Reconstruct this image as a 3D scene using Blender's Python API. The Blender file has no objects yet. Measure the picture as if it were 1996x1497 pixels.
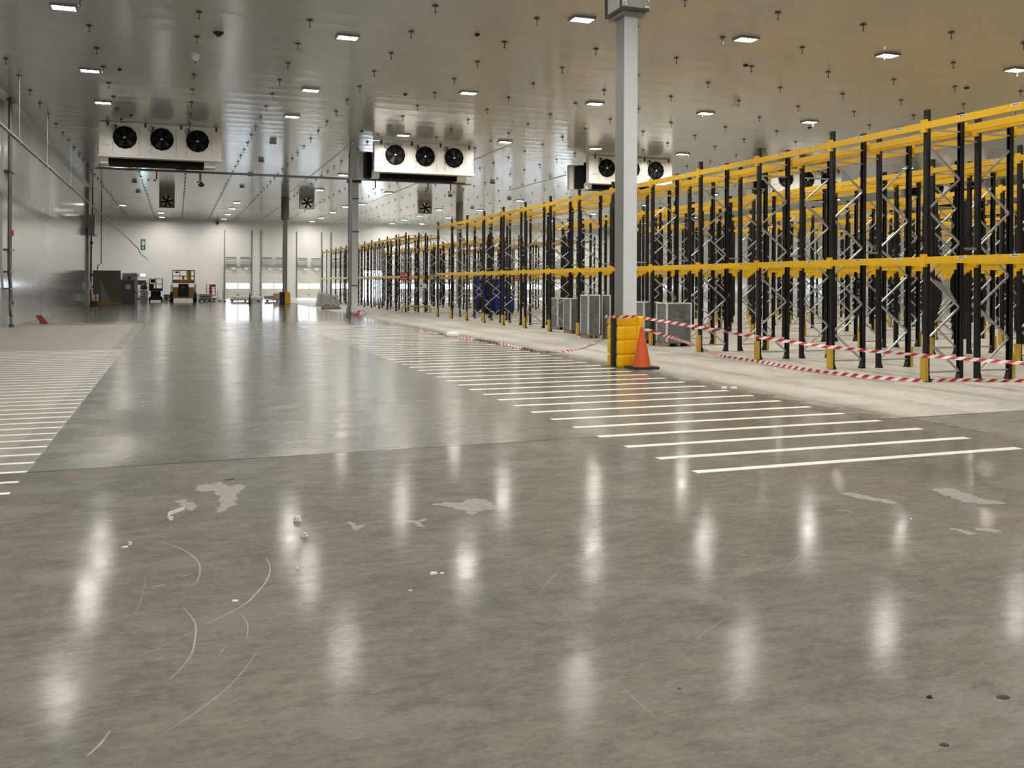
import bpy, bmesh, math, random
from mathutils import Vector, Matrix
random.seed(7)
S = bpy.context.scene
COL = S.collection

# ------------------------------------------------------------------ camera, world, exposure
FPX, CXP, CYP, YAW, ROL, EYE = 1805.0, 998.0, 552.3, math.radians(19.9), math.radians(0.276), 1.8
cy_, sy_ = math.cos(YAW), math.sin(YAW)
cr_, sr_ = math.cos(ROL), math.sin(ROL)
fw = Vector((sy_, cy_, 0)); rt = Vector((cy_, -sy_, 0)); up = Vector((0, 0, 1))
right = rt * cr_ + up * sr_
upv = up * cr_ - rt * sr_
cam = bpy.data.cameras.new('camera')
cam.sensor_width = 36.0
cam.lens = FPX / 1996 * 36.0
cam.shift_y = (CYP - 748.5) / 1996
cam.clip_end = 400
camo = bpy.data.objects.new('camera', cam)
camo.matrix_world = Matrix(((right.x, upv.x, -fw.x, 0), (right.y, upv.y, -fw.y, 0), (right.z, upv.z, -fw.z, EYE), (0, 0, 0, 1)))
COL.objects.link(camo)
S.camera = camo

w = bpy.data.worlds.new('sky'); S.world = w; w.use_nodes = True
w.node_tree.nodes['Background'].inputs[0].default_value = (0.74, 0.87, 1.0, 1)
w.node_tree.nodes['Background'].inputs[1].default_value = 11.0
w.cycles.sampling_method = 'NONE'
vs = S.view_settings
vs.view_transform = 'Standard'; vs.look = 'None'; vs.gamma = 1.0; vs.use_curve_mapping = False
vs.exposure = 1.15
S.cycles.use_denoising = True
S.cycles.max_bounces = 7
S.cycles.diffuse_bounces = 4
S.cycles.glossy_bounces = 4
S.cycles.transparent_max_bounces = 12
S.cycles.sample_clamp_indirect = 12
S.cycles.caustics_refractive = False
LAMP = 95.0             # watts of one ceiling lamp

def ray(u, v):
    x = (u - CXP) / FPX; y = (v - CYP) / FPX
    xc = x * cr_ + y * sr_; yc = -x * sr_ + y * cr_
    return xc * cy_ + sy_, -xc * sy_ + cy_, -yc
def fl(u, v, z=0.0):
    """point of the plane at height z that the photo shows there"""
    d = ray(u, v); t = (z - EYE) / d[2]
    return Vector((d[0] * t, d[1] * t, z))
def atd(u, v, zc):
    d = ray(u, v)
    return Vector((d[0] * zc, d[1] * zc, EYE + d[2] * zc))
def seen(X, Y, Z):
    zc = X * sy_ + Y * cy_
    if zc < 1: return None
    xc = X * cy_ - Y * sy_
    return CXP + FPX * xc / zc, CYP + FPX * (EYE - Z) / zc

# ------------------------------------------------------------------ materials
MATS = {}
def nd(nt, t, **kw):
    n = nt.nodes.new(t)
    for k, v in kw.items():
        if k.startswith('i_'): n.inputs[k[2:]].default_value = v
        else: setattr(n, k, v)
    return n
def mat(name, col, rough=.5, metal=0., spec=.5, noise=0., nscale=8., bump=0., bscale=30., emit=None, stretch=None):
    m = bpy.data.materials.new(name); m.use_nodes = True
    nt = m.node_tree; b = nt.nodes['Principled BSDF']
    b.inputs['Base Color'].default_value = (*col, 1)
    b.inputs['Roughness'].default_value = rough
    b.inputs['Metallic'].default_value = metal
    b.inputs['Specular IOR Level'].default_value = spec
    if emit:
        b.inputs['Emission Color'].default_value = (*emit[0], 1); b.inputs['Emission Strength'].default_value = emit[1]
    tc = nd(nt, 'ShaderNodeTexCoord')
    src = tc.outputs['Object']
    if stretch:
        mp = nd(nt, 'ShaderNodeMapping'); mp.inputs['Scale'].default_value = stretch
        nt.links.new(src, mp.inputs['Vector']); src = mp.outputs[0]
    if noise:
        n = nd(nt, 'ShaderNodeTexNoise', i_Scale=nscale, i_Detail=5.)
        nt.links.new(src, n.inputs['Vector'])
        r = nd(nt, 'ShaderNodeMapRange')
        r.inputs[1].default_value = .25; r.inputs[2].default_value = .75
        r.inputs[3].default_value = 1 - noise; r.inputs[4].default_value = 1 + noise
        nt.links.new(n.outputs['Fac'], r.inputs[0])
        x = nd(nt, 'ShaderNodeMix', data_type='RGBA', blend_type='MULTIPLY'); x.inputs[0].default_value = 1
        x.inputs[6].default_value = (*col, 1); nt.links.new(r.outputs[0], x.inputs[7])
        nt.links.new(x.outputs[2], b.inputs['Base Color'])
    if bump:
        n2 = nd(nt, 'ShaderNodeTexNoise', i_Scale=bscale, i_Detail=3.)
        nt.links.new(src, n2.inputs['Vector'])
        bp = nd(nt, 'ShaderNodeBump', i_Strength=bump, i_Distance=.02)
        nt.links.new(n2.outputs['Fac'], bp.inputs['Height']); nt.links.new(bp.outputs[0], b.inputs['Normal'])
    MATS[name] = m
    return m

mat('black_steel', (.006, .006, .0065), .45, 0, .35, .25, 40)
mat('yellow_paint', (.74, .44, .008), .34, 0, .5, .06, 12)
mat('guard_paint', (.52, .33, .03), .45, 0, .4, .08, 12)
mat('yellow_plastic', (.92, .52, .004), .33, 0, .5, .04, 6)
mat('black_plastic', (.012, .012, .013), .4)
mat('orange_plastic', (.66, .105, .028), .45, 0, .4, .12, 8)
mat('dark_rubber', (.03, .028, .03), .7, 0, .3, .2, 20)
mat('galvanised', (.48, .49, .50), .36, .75, .5, .12, 25)
mat('pipe_grey', (.15, .155, .15), .4, .6, .5, .08, 10)
mat('column_grey', (.72, .77, .81), .42, 0, .5, .03, 3)
mat('column_dark', (.22, .225, .22), .45, 0, .5, .05, 3)
mat('trim_dark', (.10, .10, .085), .5)
mat('foil', (.8, .81, .82), .22, .95, .5, .3, 14, 1., 14)
mat('cooler_white', (.86, .86, .83), .3, 0, .5, .02, 4)
mat('cooler_black', (.004, .004, .0045), .6, 0, .12)
mat('blade_grey', (.012, .0125, .014), .45, 0, .25)
mat('blade_pale', (.9, .9, .88), .4)
mat('steel_plate', (.42, .42, .39), .35, .1, .5, .2, 2)
mat('white_paint', (.74, .735, .69), .5, 0, .4, .07, 5)
mat('white_label', (.82, .82, .80), .5)
mat('ink', (.03, .03, .03), .6)
mat('sign_red', (.50, .022, .028), .45)
mat('sign_green', (.012, .11, .055), .45)
mat('sign_white', (.85, .85, .85), .5)
mat('tape_red', (.55, .03, .045), .4)
mat('tape_white', (.85, .80, .78), .4)
mat('wrap_grey', (.15, .156, .16), .22, 0, .6, .4, 5, 1., 7, None, (1, 1, 4))
mat('edge_white', (.68, .68, .66), .45, 0, .4, .1, 8)
mat('pallet_wood', (.23, .19, .15), .7, 0, .3, .3, 12)
mat('blue_machine', (.010, .026, .20), .35, 0, .5, .1, 4)
mat('machine_yellow', (.55, .31, .03), .45, 0, .4, .12, 5)
mat('machine_dark', (.016, .014, .018), .5, 0, .4, .2, 10)
mat('machine_rail', (.14, .075, .03), .5)
mat('red_machine', (.40, .07, .06), .5, 0, .4, .15, 9)
mat('board_olive', (.19, .185, .14), .55, 0, .4, .06, 2)
mat('board_pale', (.33, .33, .29), .55)
mat('cabinet_grey', (.14, .145, .15), .45, 0, .4, .04, 3)
mat('paper', (.78, .78, .76), .6)
mat('rubble', (.82, .81, .78), .85, 0, .2, .3, 60, .8, 80)
mat('dark_scrap', (.02, .02, .02), .7)
mat('cream_sack', (.60, .57, .50), .7, 0, .3, .15, 6, .6, 12)
mat('board_white', (.66, .655, .63), .5, 0, .4, .08, 3)
mat('cardboard', (.30, .21, .155), .75, 0, .3, .12, 5)
mat('grey_sheet', (.34, .35, .345), .35, 0, .5, .3, 4, .9, 7)
mat('pink_tape', (.62, .10, .16), .45, 0, .4, .35, 20)
mat('door_panel', (.70, .70, .66), .4, 0, .5, .03, 2)
mat('door_grey', (.40, .40, .385), .4)
mat('track_dark', (.19, .19, .185), .45, .4)
mat('lamp_body', (.30, .30, .30), .4, .3)
lm = mat('lamp_lens', (.9, .9, .9), .4, emit=((1.0, .945, .86), 26.))
lm.cycles.emission_sampling = 'NONE'
mat('dome_white', (.85, .85, .82), .35)
mat('emergency_glow', (.7, .9, .9), .4, emit=((.55, .95, 1.0), 26.))
mat('emergency_body', (.30, .31, .32), .35, .3)
mat('hook_steel', (.10, .095, .085), .35, .8)
mat('rust_red', (.22, .045, .025), .7, 0, .3, .2, 15)
mat('cement_pale', (.265, .26, .24), .75, 0, .3, .18, 14)
mat('scuff_pale', (.31, .307, .285), .6, 0, .3, .25, 30)
mat('tarmac', (.30, .31, .32), .9)
mat('lorry_white', (.8, .82, .84), .4)

# glass: clear pane with a real surface reflection
gm = bpy.data.materials.new('window_glass'); gm.use_nodes = True
nt = gm.node_tree; nt.nodes.clear()
o = nd(nt, 'ShaderNodeOutputMaterial'); mx = nd(nt, 'ShaderNodeMixShader'); fr = nd(nt, 'ShaderNodeFresnel', i_IOR=1.45)
tr = nd(nt, 'ShaderNodeBsdfTransparent'); gl = nd(nt, 'ShaderNodeBsdfGlossy', i_Roughness=.02)
nt.links.new(fr.outputs[0], mx.inputs[0]); nt.links.new(tr.outputs[0], mx.inputs[1]); nt.links.new(gl.outputs[0], mx.inputs[2]); nt.links.new(mx.outputs[0], o.inputs[0])
MATS['window_glass'] = gm

def mathn(nt, op, a=None, b=None, c=None):
    n = nd(nt, 'ShaderNodeMath', operation=op)
    for i, q in enumerate((a, b, c)):
        if q is None: continue
        if isinstance(q, (int, float)): n.inputs[i].default_value = q
        else: nt.links.new(q, n.inputs[i])
    return n.outputs[0]
def rng(nt, v, a, b, c, d, smooth=False):
    n = nd(nt, 'ShaderNodeMapRange')
    if smooth: n.interpolation_type = 'SMOOTHSTEP'
    nt.links.new(v, n.inputs[0])
    for i, q in enumerate((a, b, c, d)): n.inputs[i + 1].default_value = q
    return n.outputs[0]
def mixc(nt, f, a, b, mode='MIX'):
    n = nd(nt, 'ShaderNodeMix', data_type='RGBA', blend_type=mode)
    for q, i in ((f, 0), (a, 6), (b, 7)):
        if isinstance(q, (int, float)): n.inputs[i].default_value = q
        elif isinstance(q, tuple): n.inputs[i].default_value = (*q, 1)
        else: nt.links.new(q, n.inputs[i])
    return n.outputs[2]
def noise(nt, vec, scale, detail=5., rough=.55, stretch=None):
    if stretch:
        mp = nd(nt, 'ShaderNodeMapping'); mp.inputs['Scale'].default_value = stretch
        nt.links.new(vec, mp.inputs['Vector']); vec = mp.outputs[0]
    n = nd(nt, 'ShaderNodeTexNoise', i_Scale=scale, i_Detail=detail, i_Roughness=rough)
    nt.links.new(vec, n.inputs['Vector'])
    return n.outputs['Fac']

def panel_material(name, col, rough, axis, period, tilt, groove):
    """coated steel panels: faint joints and panels that are not quite flat"""
    m = bpy.data.materials.new(name); m.use_nodes = True
    nt = m.node_tree; b = nt.nodes['Principled BSDF']
    tc = nd(nt, 'ShaderNodeTexCoord'); sp = nd(nt, 'ShaderNodeSeparateXYZ'); nt.links.new(tc.outputs['Object'], sp.inputs[0])
    a = sp.outputs[axis]
    f = mathn(nt, 'FRACT', mathn(nt, 'DIVIDE', a, period))
    edge = mathn(nt, 'ABSOLUTE', mathn(nt, 'SUBTRACT', f, .5))
    g = rng(nt, edge, .5 - groove / period, .5, 0, 1)
    n1 = noise(nt, tc.outputs['Object'], 1.1, 2., .5)
    c = mixc(nt, mathn(nt, 'MULTIPLY', g, .35), col, tuple(x * .45 for x in col))
    c = mixc(nt, rng(nt, n1, .3, .7, 0, .25), c, tuple(x * .9 for x in col))
    nt.links.new(c, b.inputs['Base Color'])
    b.inputs['Roughness'].default_value = rough
    bow = mathn(nt, 'MULTIPLY', mathn(nt, 'POWER', mathn(nt, 'SUBTRACT', f, .5), 2.), tilt)
    fine = mathn(nt, 'MULTIPLY', mathn(nt, 'SINE', mathn(nt, 'MULTIPLY', a, 2 * math.pi / .1)), tilt * .006)
    n2 = mathn(nt, 'MULTIPLY', noise(nt, tc.outputs['Object'], .55, 2., .5), tilt * .8)
    h = mathn(nt, 'ADD', mathn(nt, 'ADD', bow, n2), fine)
    bp = nd(nt, 'ShaderNodeBump', i_Strength=1., i_Distance=1.)
    nt.links.new(h, bp.inputs['Height']); nt.links.new(bp.outputs[0], b.inputs['Normal'])
    b.inputs['Specular IOR Level'].default_value = .5 if 'wall' in name else .75
    MATS[name] = m
    return m
panel_material('ceiling_panel', (.46, .465, .455), .16, 1, 1.15, .016, .012)
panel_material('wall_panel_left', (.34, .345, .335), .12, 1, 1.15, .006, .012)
panel_material('wall_panel', (.71, .71, .70), .33, 0, 1.15, .02, .012)

def floor_material():
    m = bpy.data.materials.new('polished_concrete'); m.use_nodes = True
    nt = m.node_tree; b = nt.nodes['Principled BSDF']
    tc = nd(nt, 'ShaderNodeTexCoord'); P = tc.outputs['Object']
    sp = nd(nt, 'ShaderNodeSeparateXYZ'); nt.links.new(P, sp.inputs[0]); X, Y = sp.outputs[0], sp.outputs[1]
    big = noise(nt, P, .33, 4., .6)
    mid = noise(nt, P, 1.5, 7., .66, (1, 1.3, 1))
    fine = noise(nt, P, 7., 10., .8, (.7, 1.5, 1))
    spk = noise(nt, P, 46., 4., .6)
    YJ_ = mathn(nt, 'ADD', Y, mathn(nt, 'MULTIPLY', X, -.0247))
    near = rng(nt, YJ_, 9.765, 9.781, 1, 0)                       # the older, darker slab
    rightz = rng(nt, mathn(nt, 'ADD', X, mathn(nt, 'MULTIPLY', mathn(nt, 'SUBTRACT', mid, .5), .3)), 8.7, 9.9, 0, 1, True)   # dusty, unpolished bay under the racks
    leftz = rng(nt, X, -1.36, -1.3, 1, 0)
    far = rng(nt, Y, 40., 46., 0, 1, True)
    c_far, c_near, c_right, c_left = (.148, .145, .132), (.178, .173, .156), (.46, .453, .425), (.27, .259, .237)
    c = mixc(nt, near, c_far, c_near)
    c = mixc(nt, mathn(nt, 'MULTIPLY', leftz, mathn(nt, 'SUBTRACT', 1., near)), c, c_left)
    c = mixc(nt, mathn(nt, 'MULTIPLY', rightz, rng(nt, near, 0, 1, 1, .15)), c, c_right)
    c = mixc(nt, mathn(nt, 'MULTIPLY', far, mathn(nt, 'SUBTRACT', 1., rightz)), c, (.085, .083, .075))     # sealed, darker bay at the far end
    band = mathn(nt, 'MULTIPLY', rng(nt, X, -1.66, -1.58, 0, 1), rng(nt, X, -1.36, -1.32, 1, 0))
    c = mixc(nt, mathn(nt, 'MULTIPLY', band, .42), c, (.10, .098, .09))
    # blotches, trowel marks, pinkish and greenish tints
    c = mixc(nt, 1., c, rngc(nt, big, .3, .72, (.90, .91, .90), (1.10, 1.09, 1.06)), 'MULTIPLY')
    c = mixc(nt, 1., c, rngc(nt, mid, .3, .74, (.86, .86, .86), (1.15, 1.145, 1.13)), 'MULTIPLY')
    c = mixc(nt, 1., c, rngc(nt, fine, .3, .72, (.68, .68, .68), (1.32, 1.32, 1.30)), 'MULTIPLY')
    patch = noise(nt, P, 1.25, 9., .68, (.8, 1.2, 1))
    c = mixc(nt, mathn(nt, 'MULTIPLY', near, rng(nt, patch, .545, .60, 0, .55)), c, (.225, .22, .20))
    c = mixc(nt, mathn(nt, 'MULTIPLY', near, rng(nt, patch, .36, .42, .35, 0)), c, (.125, .124, .113))
    c = mixc(nt, rng(nt, noise(nt, P, .6, 3., .5), .52, .7, 0, .15), c, (.23, .195, .18))
    c = mixc(nt, rng(nt, noise(nt, P, .22, 2., .5, (1.3, .8, 1)), .55, .7, 0, .2), c, (.19, .205, .19))
    c = mixc(nt, mathn(nt, 'MULTIPLY', near, rng(nt, spk, .70, .78, 0, .3)), c, (.42, .41, .38))
    c = mixc(nt, 1., c, rngc(nt, noise(nt, P, 32., 5., .7, (.7, 1.4, 1)), .3, .7, (.84, .84, .84), (1.16, 1.16, 1.15)), 'MULTIPLY')
    # joints
    def line(coord, at, wd): return rng(nt, mathn(nt, 'ABSOLUTE', mathn(nt, 'SUBTRACT', coord, at)), wd, wd * 1.5, 1, 0)
    j1 = line(YJ_, 9.773, .02)
    j2 = mathn(nt, 'MULTIPLY', line(X, 9.3, .012), rng(nt, Y, 8.6, 8.7, 0, 1))
    j3 = line(Y, 43.2, .02)
    j4 = line(Y, 83.3, .05)
    j = mathn(nt, 'MAXIMUM', mathn(nt, 'MAXIMUM', j1, j2), mathn(nt, 'MAXIMUM', j3, j4))
    c = mixc(nt, mathn(nt, 'MULTIPLY', j, .9), c, (.05, .045, .04))
    nt.links.new(c, b.inputs['Base Color'])
    r = mathn(nt, 'ADD', .20, mathn(nt, 'MULTIPLY', near, -.095))
    r = mathn(nt, 'ADD', r, mathn(nt, 'MULTIPLY', mathn(nt, 'MULTIPLY', leftz, mathn(nt, 'SUBTRACT', 1., far)), .22))
    r = mathn(nt, 'ADD', r, mathn(nt, 'MULTIPLY', rightz, .25))
    r = mathn(nt, 'ADD', r, mathn(nt, 'MULTIPLY', far, -.06))
    r = mathn(nt, 'ADD', r, rng(nt, mid, .3, .7, -.03, .07))
    nt.links.new(r, b.inputs['Roughness'])
    nt.links.new(mathn(nt, 'ADD', mathn(nt, 'SUBTRACT', .16, mathn(nt, 'MULTIPLY', near, .149)), mathn(nt, 'MULTIPLY', far, .10)), b.inputs['Specular IOR Level'])
    h = mathn(nt, 'ADD', mathn(nt, 'MULTIPLY', noise(nt, P, 3.2, 3., .5, (.6, 1.6, 1)), .0013), mathn(nt, 'MULTIPLY', fine, .00035))
    bp = nd(nt, 'ShaderNodeBump', i_Strength=.55, i_Distance=1.)
    nt.links.new(h, bp.inputs['Height']); nt.links.new(bp.outputs[0], b.inputs['Normal'])
    MATS['polished_concrete'] = m
def rngc(nt, v, a, b, ca, cb):
    f = rng(nt, v, a, b, 0, 1)
    return mixc(nt, f, ca, cb)
floor_material()

# ------------------------------------------------------------------ mesh helpers
class MB:
    def __init__(s): s.v = []; s.f = []; s.m = []; s.sm = []
    def add(s, vs, fs, mi=0, smooth=False):
        o = len(s.v); s.v += [tuple(p) for p in vs]
        for f in fs: s.f.append([i + o for i in f]); s.m.append(mi); s.sm.append(smooth)
        return s
    def box(s, x0, y0, z0, x1, y1, z1, mi=0):
        vs = [(x, y, z) for z in (z0, z1) for x, y in ((x0, y0), (x1, y0), (x1, y1), (x0, y1))]
        return s.add(vs, [(3, 2, 1, 0), (4, 5, 6, 7), (0, 1, 5, 4), (1, 2, 6, 5), (2, 3, 7, 6), (3, 0, 4, 7)], mi)
    def bar(s, p, q, wd, ht, mi=0, upd=(0, 0, 1)):
        p, q = Vector(p), Vector(q); d = (q - p).normalized(); u = Vector(upd)
        if abs(d.dot(u)) > .98: u = Vector((1, 0, 0))
        a = d.cross(u).normalized() * wd / 2; b = a.cross(d).normalized() * ht / 2
        vs = [e + k * a + l * b for e in (p, q) for k, l in ((-1, -1), (1, -1), (1, 1), (-1, 1))]
        return s.add(vs, [(3, 2, 1, 0), (4, 5, 6, 7), (0, 1, 5, 4), (1, 2, 6, 5), (2, 3, 7, 6), (3, 0, 4, 7)], mi)
    def tube(s, pts, r, n=8, mi=0, cap=True):
        pts = [Vector(p) for p in pts]; rings = []
        for i, p in enumerate(pts):
            d = (pts[min(i + 1, len(pts) - 1)] - pts[max(i - 1, 0)]).normalized()
            u = Vector((0, 0, 1)) if abs(d.z) < .9 else Vector((1, 0, 0))
            a = d.cross(u).normalized(); b = a.cross(d)
            rr = r[i] if isinstance(r, (list, tuple)) else r
            rings.append([p + rr * (math.cos(2 * math.pi * k / n) * a + math.sin(2 * math.pi * k / n) * b) for k in range(n)])
        vs = [q for g in rings for q in g]; fs = []
        for i in range(len(pts) - 1):
            for k in range(n):
                fs.append((i * n + k, i * n + (k + 1) % n, (i + 1) * n + (k + 1) % n, (i + 1) * n + k))
        s.add(vs, fs, mi, True)
        if cap:
            s.add(rings[0], [tuple(range(n))[::-1]], mi); s.add(rings[-1], [tuple(range(n))], mi)
        return s
    def prism(s, poly, z0, z1, mi=0, smooth=False):
        n = len(poly); vs = [(x, y, z0) for x, y in poly] + [(x, y, z1) for x, y in poly]
        s.add(vs, [(k, (k + 1) % n, n + (k + 1) % n, n + k) for k in range(n)], mi, smooth)
        return s.add(vs, [tuple(range(n))[::-1], tuple(range(n, 2 * n))], mi)
    def lathe(s, prof, n=24, c=(0, 0, 0), mi=0, axis='z', cap=True):
        def P(r, z, t):
            x, y = r * math.cos(t), r * math.sin(t)
            if axis == 'z': return (c[0] + x, c[1] + y, c[2] + z)
            return (c[0] + x, c[1] + z, c[2] + y)
        rings = [[P(r, z, 2 * math.pi * k / n) for k in range(n)] for r, z in prof]
        vs = [q for g in rings for q in g]
        fs = [(i * n + k, i * n + (k + 1) % n, (i + 1) * n + (k + 1) % n, (i + 1) * n + k) for i in range(len(prof) - 1) for k in range(n)]
        s.add(vs, fs, mi, True)
        if cap: s.add(rings[0], [tuple(range(n))[::-1]], mi); s.add(rings[-1], [tuple(range(n))], mi)
        return s
    def quad(s, a, b, c, d, mi=0): return s.add([a, b, c, d], [(0, 1, 2, 3)], mi)
    def mesh(s, name, *mats):
        me = bpy.data.meshes.new(name); me.from_pydata(s.v, [], s.f)
        for m in mats: me.materials.append(MATS[m])
        me.polygons.foreach_set('material_index', s.m); me.polygons.foreach_set('use_smooth', s.sm)
        bm = bmesh.new(); bm.from_mesh(me); bmesh.ops.recalc_face_normals(bm, faces=bm.faces); bm.to_mesh(me); bm.free()
        return me
    def build(s, name, mats, parent=None, loc=None, bevel=0):
        if isinstance(mats, str): mats = (mats,)
        return link(name, s.mesh(name, *mats), parent, loc, bevel)
def link(name, data, parent=None, loc=None, bevel=0):
    o = bpy.data.objects.new(name, data); COL.objects.link(o)
    if parent: o.parent = parent
    if loc is not None: o.location = loc
    if bevel:
        b = o.modifiers.new('bevel', 'BEVEL'); b.width = bevel; b.segments = 2; b.limit_method = 'ANGLE'
    return o
def tag(o, label, cat, group=None, kind=None):
    o['label'] = label; o['category'] = cat
    if group: o['group'] = group
    if kind: o['kind'] = kind
    return o
def thing(name, label, cat, loc=(0, 0, 0), group=None, kind=None, rz=0):
    o = bpy.data.objects.new(name, None); COL.objects.link(o); o.location = loc; o.rotation_euler.z = rz
    o.empty_display_size = .2
    return tag(o, label, cat, group, kind)
def copy_tree(o, parent=None, loc=None):
    c = o.copy(); COL.objects.link(c)
    if parent: c.parent = parent
    if loc is not None: c.location = loc
    for ch in list(o.children): copy_tree(ch, c)
    return c
def struct(o, label=None):
    o['kind'] = 'structure'
    if label: o['label'] = label
    return o

# ------------------------------------------------------------------ room shell
XL, XR, YB, YE, HC, YJ, XLL = -6.2, 54.0, -12.0, 109.8, 8.8, 76.0, -15.0
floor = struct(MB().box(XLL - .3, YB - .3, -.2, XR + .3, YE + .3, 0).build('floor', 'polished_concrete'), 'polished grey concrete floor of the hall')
ceiling = struct(MB().box(XLL - .3, YB - .3, HC, XR + .3, YE + .3, HC + .25).build('ceiling', 'ceiling_panel'), 'glossy pale panelled ceiling of the hall')
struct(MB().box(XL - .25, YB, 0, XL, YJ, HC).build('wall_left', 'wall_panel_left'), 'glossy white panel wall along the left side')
struct(MB().box(XLL, YJ - .25, 0, XL - .25, YJ, HC).build('wall_return', 'wall_panel'))
struct(MB().box(XLL - .25, YJ - .25, 0, XLL, YE, HC).build('wall_alcove', 'wall_panel'))
struct(MB().box(XR, YB, 0, XR + .25, YE, HC).build('wall_right', 'wall_panel_left'))
struct(MB().box(XLL, YB - .25, 0, XR, YB, HC).build('wall_back', 'wall_panel'))
def grid_wall(mb, x0, x1, z0, z1, y0, y1, holes):
    xs = sorted({x0, x1, *[h[0] for h in holes], *[h[1] for h in holes]})
    zs = sorted({z0, z1, *[h[2] for h in holes], *[h[3] for h in holes]})
    for a, b in zip(xs, xs[1:]):
        run = None
        for c, d in zip(zs, zs[1:]):
            mx_, mz = (a + b) / 2, (c + d) / 2
            if any(h[0] < mx_ < h[1] and h[2] < mz < h[3] for h in holes):
                if run: mb.box(a, y0, run[0], b, y1, run[1]); run = None
            else: run = (run[0], d) if run else (c, d)
        if run: mb.box(a, y0, run[0], b, y1, run[1])
    return mb
doors = [(5.12, 7.98), (9.12, 11.9), (13.15, 15.9), (17.1, 19.8), (25.2, 27.9), (29.2, 31.9), (33.2, 35.9), (37.2, 39.9), (41.2, 43.9), (45.2, 47.9)]
opening = (20.9, 23.3)
DH = 3.55
holes = [(a, b, 0, DH) for a, b in doors] + [(*opening, 0, 3.25)]
struct(grid_wall(MB(), XLL, XR, 0, HC, YE, YE + .25, holes).build('wall_rear', 'wall_panel'), 'white panel wall at the far end with dock doors')
# cove along the left wall head, skirting
struct(MB().prism([(XL, HC), (XL + .2, HC), (XL, HC - .2)], 0, 1).build('trim_1', 'door_grey'))
o = bpy.data.objects['trim_1']; me = o.data
for v_ in me.vertices:
    x, y, z = v_.co; v_.co = (x, YB if z < .5 else YJ, y)
struct(MB().box(XL, YB, 0, XL + .02, YJ, .12).build('baseboard_left', 'wall_panel_left'))

# dock doors
names_d = ['door']
def dock_door(i, a, b, plain):
    d = struct(grid_wall(MB(), a, b, 0, DH, YE + .05, YE + .13, [(a + .12, (a + b) / 2 - .05, 1.07, 1.67), ((a + b) / 2 + .05, b - .12, 1.07, 1.67)]).build('door_%d' % i, 'door_panel'), 'white dock door with a strip window, %s from the left in the far wall' % ('first', 'second', 'third', 'fourth', 'fifth', 'sixth', 'seventh', 'eighth', 'ninth', 'last')[i - 1])
    for x0, x1 in ((a + .12, (a + b) / 2 - .05), ((a + b) / 2 + .05, b - .12)):
        struct(MB().box(x0, YE + .08, 1.07, x1, YE + .1, 1.67).build('pane', 'window_glass', d))
        fr_ = MB()
        for q in ((x0, 1.07, x1, 1.09), (x0, 1.65, x1, 1.67), (x0, 1.07, x0 + .02, 1.67), (x1 - .02, 1.07, x1, 1.67)): fr_.box(q[0], YE + .04, q[1], q[2], YE + .14, q[3])
        struct(fr_.build('window_frame', 'door_grey', d))
    sm = MB()
    for z in (.6, 2.25, 2.85): sm.box(a, YE + .045, z, b, YE + .05, z + .012)
    struct(sm.build('panel_joint', 'door_grey', d))
    for x in (a - .1, b):
        tr_ = MB().box(x, YE - .1, 0, x + .1, YE, 7.7)
        for k in range(9): tr_.box(x - .04, YE - .12, .35 + k * .4, x + .14, YE - .02, .43 + k * .4)
        struct(tr_.build('track', 'track_dark', d))
    m_ = (a + b) / 2
    for x0, x1 in ((a + .08, m_ - .22), (m_ + .22, b - .08)):
        struct(MB().tube([(x0, YE - .14, 4.58), (x1, YE - .14, 4.58)], .055, 8).build('spring_shaft', 'track_dark', d))
        struct(MB().box(x0, YE - .3, 3.8, x1, YE - .02, 4.2).build('header_box', 'door_grey', d))
    struct(MB().box(a - .1, YE - .06, 3.53, b + .1, YE, 3.6).build('head_rail', 'door_grey', d))
    for x in (a + .95, b - .55):
        bk = MB().prism([(-.28, 0), (.28, 0), (.18, -.26), (-.18, -.26)], -.06, .06)
        ob = bk.build('bracket', 'white_label', d, (x, YE - .12, 3.45)); ob.rotation_euler.x = math.pi / 2; struct(ob)
    struct(MB().box(m_ - .12, YE - .01, .32, m_ + .12, YE + .05, .4).build('pull_handle', 'track_dark', d))
for i, (a, b) in enumerate(doors): dock_door(i + 1, a, b, i > 3)
# open dock position: frame, yard outside with a white box lorry
of = MB()
for q in ((opening[0] - .12, 0, opening[0], 3.37), (opening[1], 0, opening[1] + .12, 3.37), (opening[0], 3.25, opening[1], 3.37)): of.box(q[0], YE - .05, q[1], q[2], YE + .3, q[3])
struct(of.build('door_11', 'track_dark'), 'open dock doorway with bright daylight in the far wall')
struct(MB().box(XLL, YE + .6, -1.4, XR, YE + 60, -1.2).build('ground_yard', 'tarmac'))
lorry = thing('box_lorry', 'white box lorry backed up outside the open dock doorway', 'lorry', (22.9, YE + 2.2, -1.2))
MB().box(-1.2, 0, 1.0, 1.2, 7, 3.9).build('cargo_box', 'lorry_white', lorry)
MB().box(-.5, .2, .45, .5, 7.4, 1.0).build('chassis', 'machine_dark', lorry)
MB().box(-1.15, 7.2, .5, 1.15, 9.0, 3.0).build('cab', 'lorry_white', lorry)
for x in (-1.15, .85):
    for y in (1.2, 7.9): MB().tube([(x, y, .48), (x + .3, y, .48)], .48, 16).build('wheel', 'machine_dark', lorry)

# long cover strips on ceiling joints
for x, y0, y1 in ((8.25, 46, 74), (15.85, 44, 84), (23.55, 55, 66)):
    struct(MB().box(x - .05, y0, HC - .025, x + .05, y1, HC).build('cover_strip', 'cooler_white', ceiling))

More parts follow.
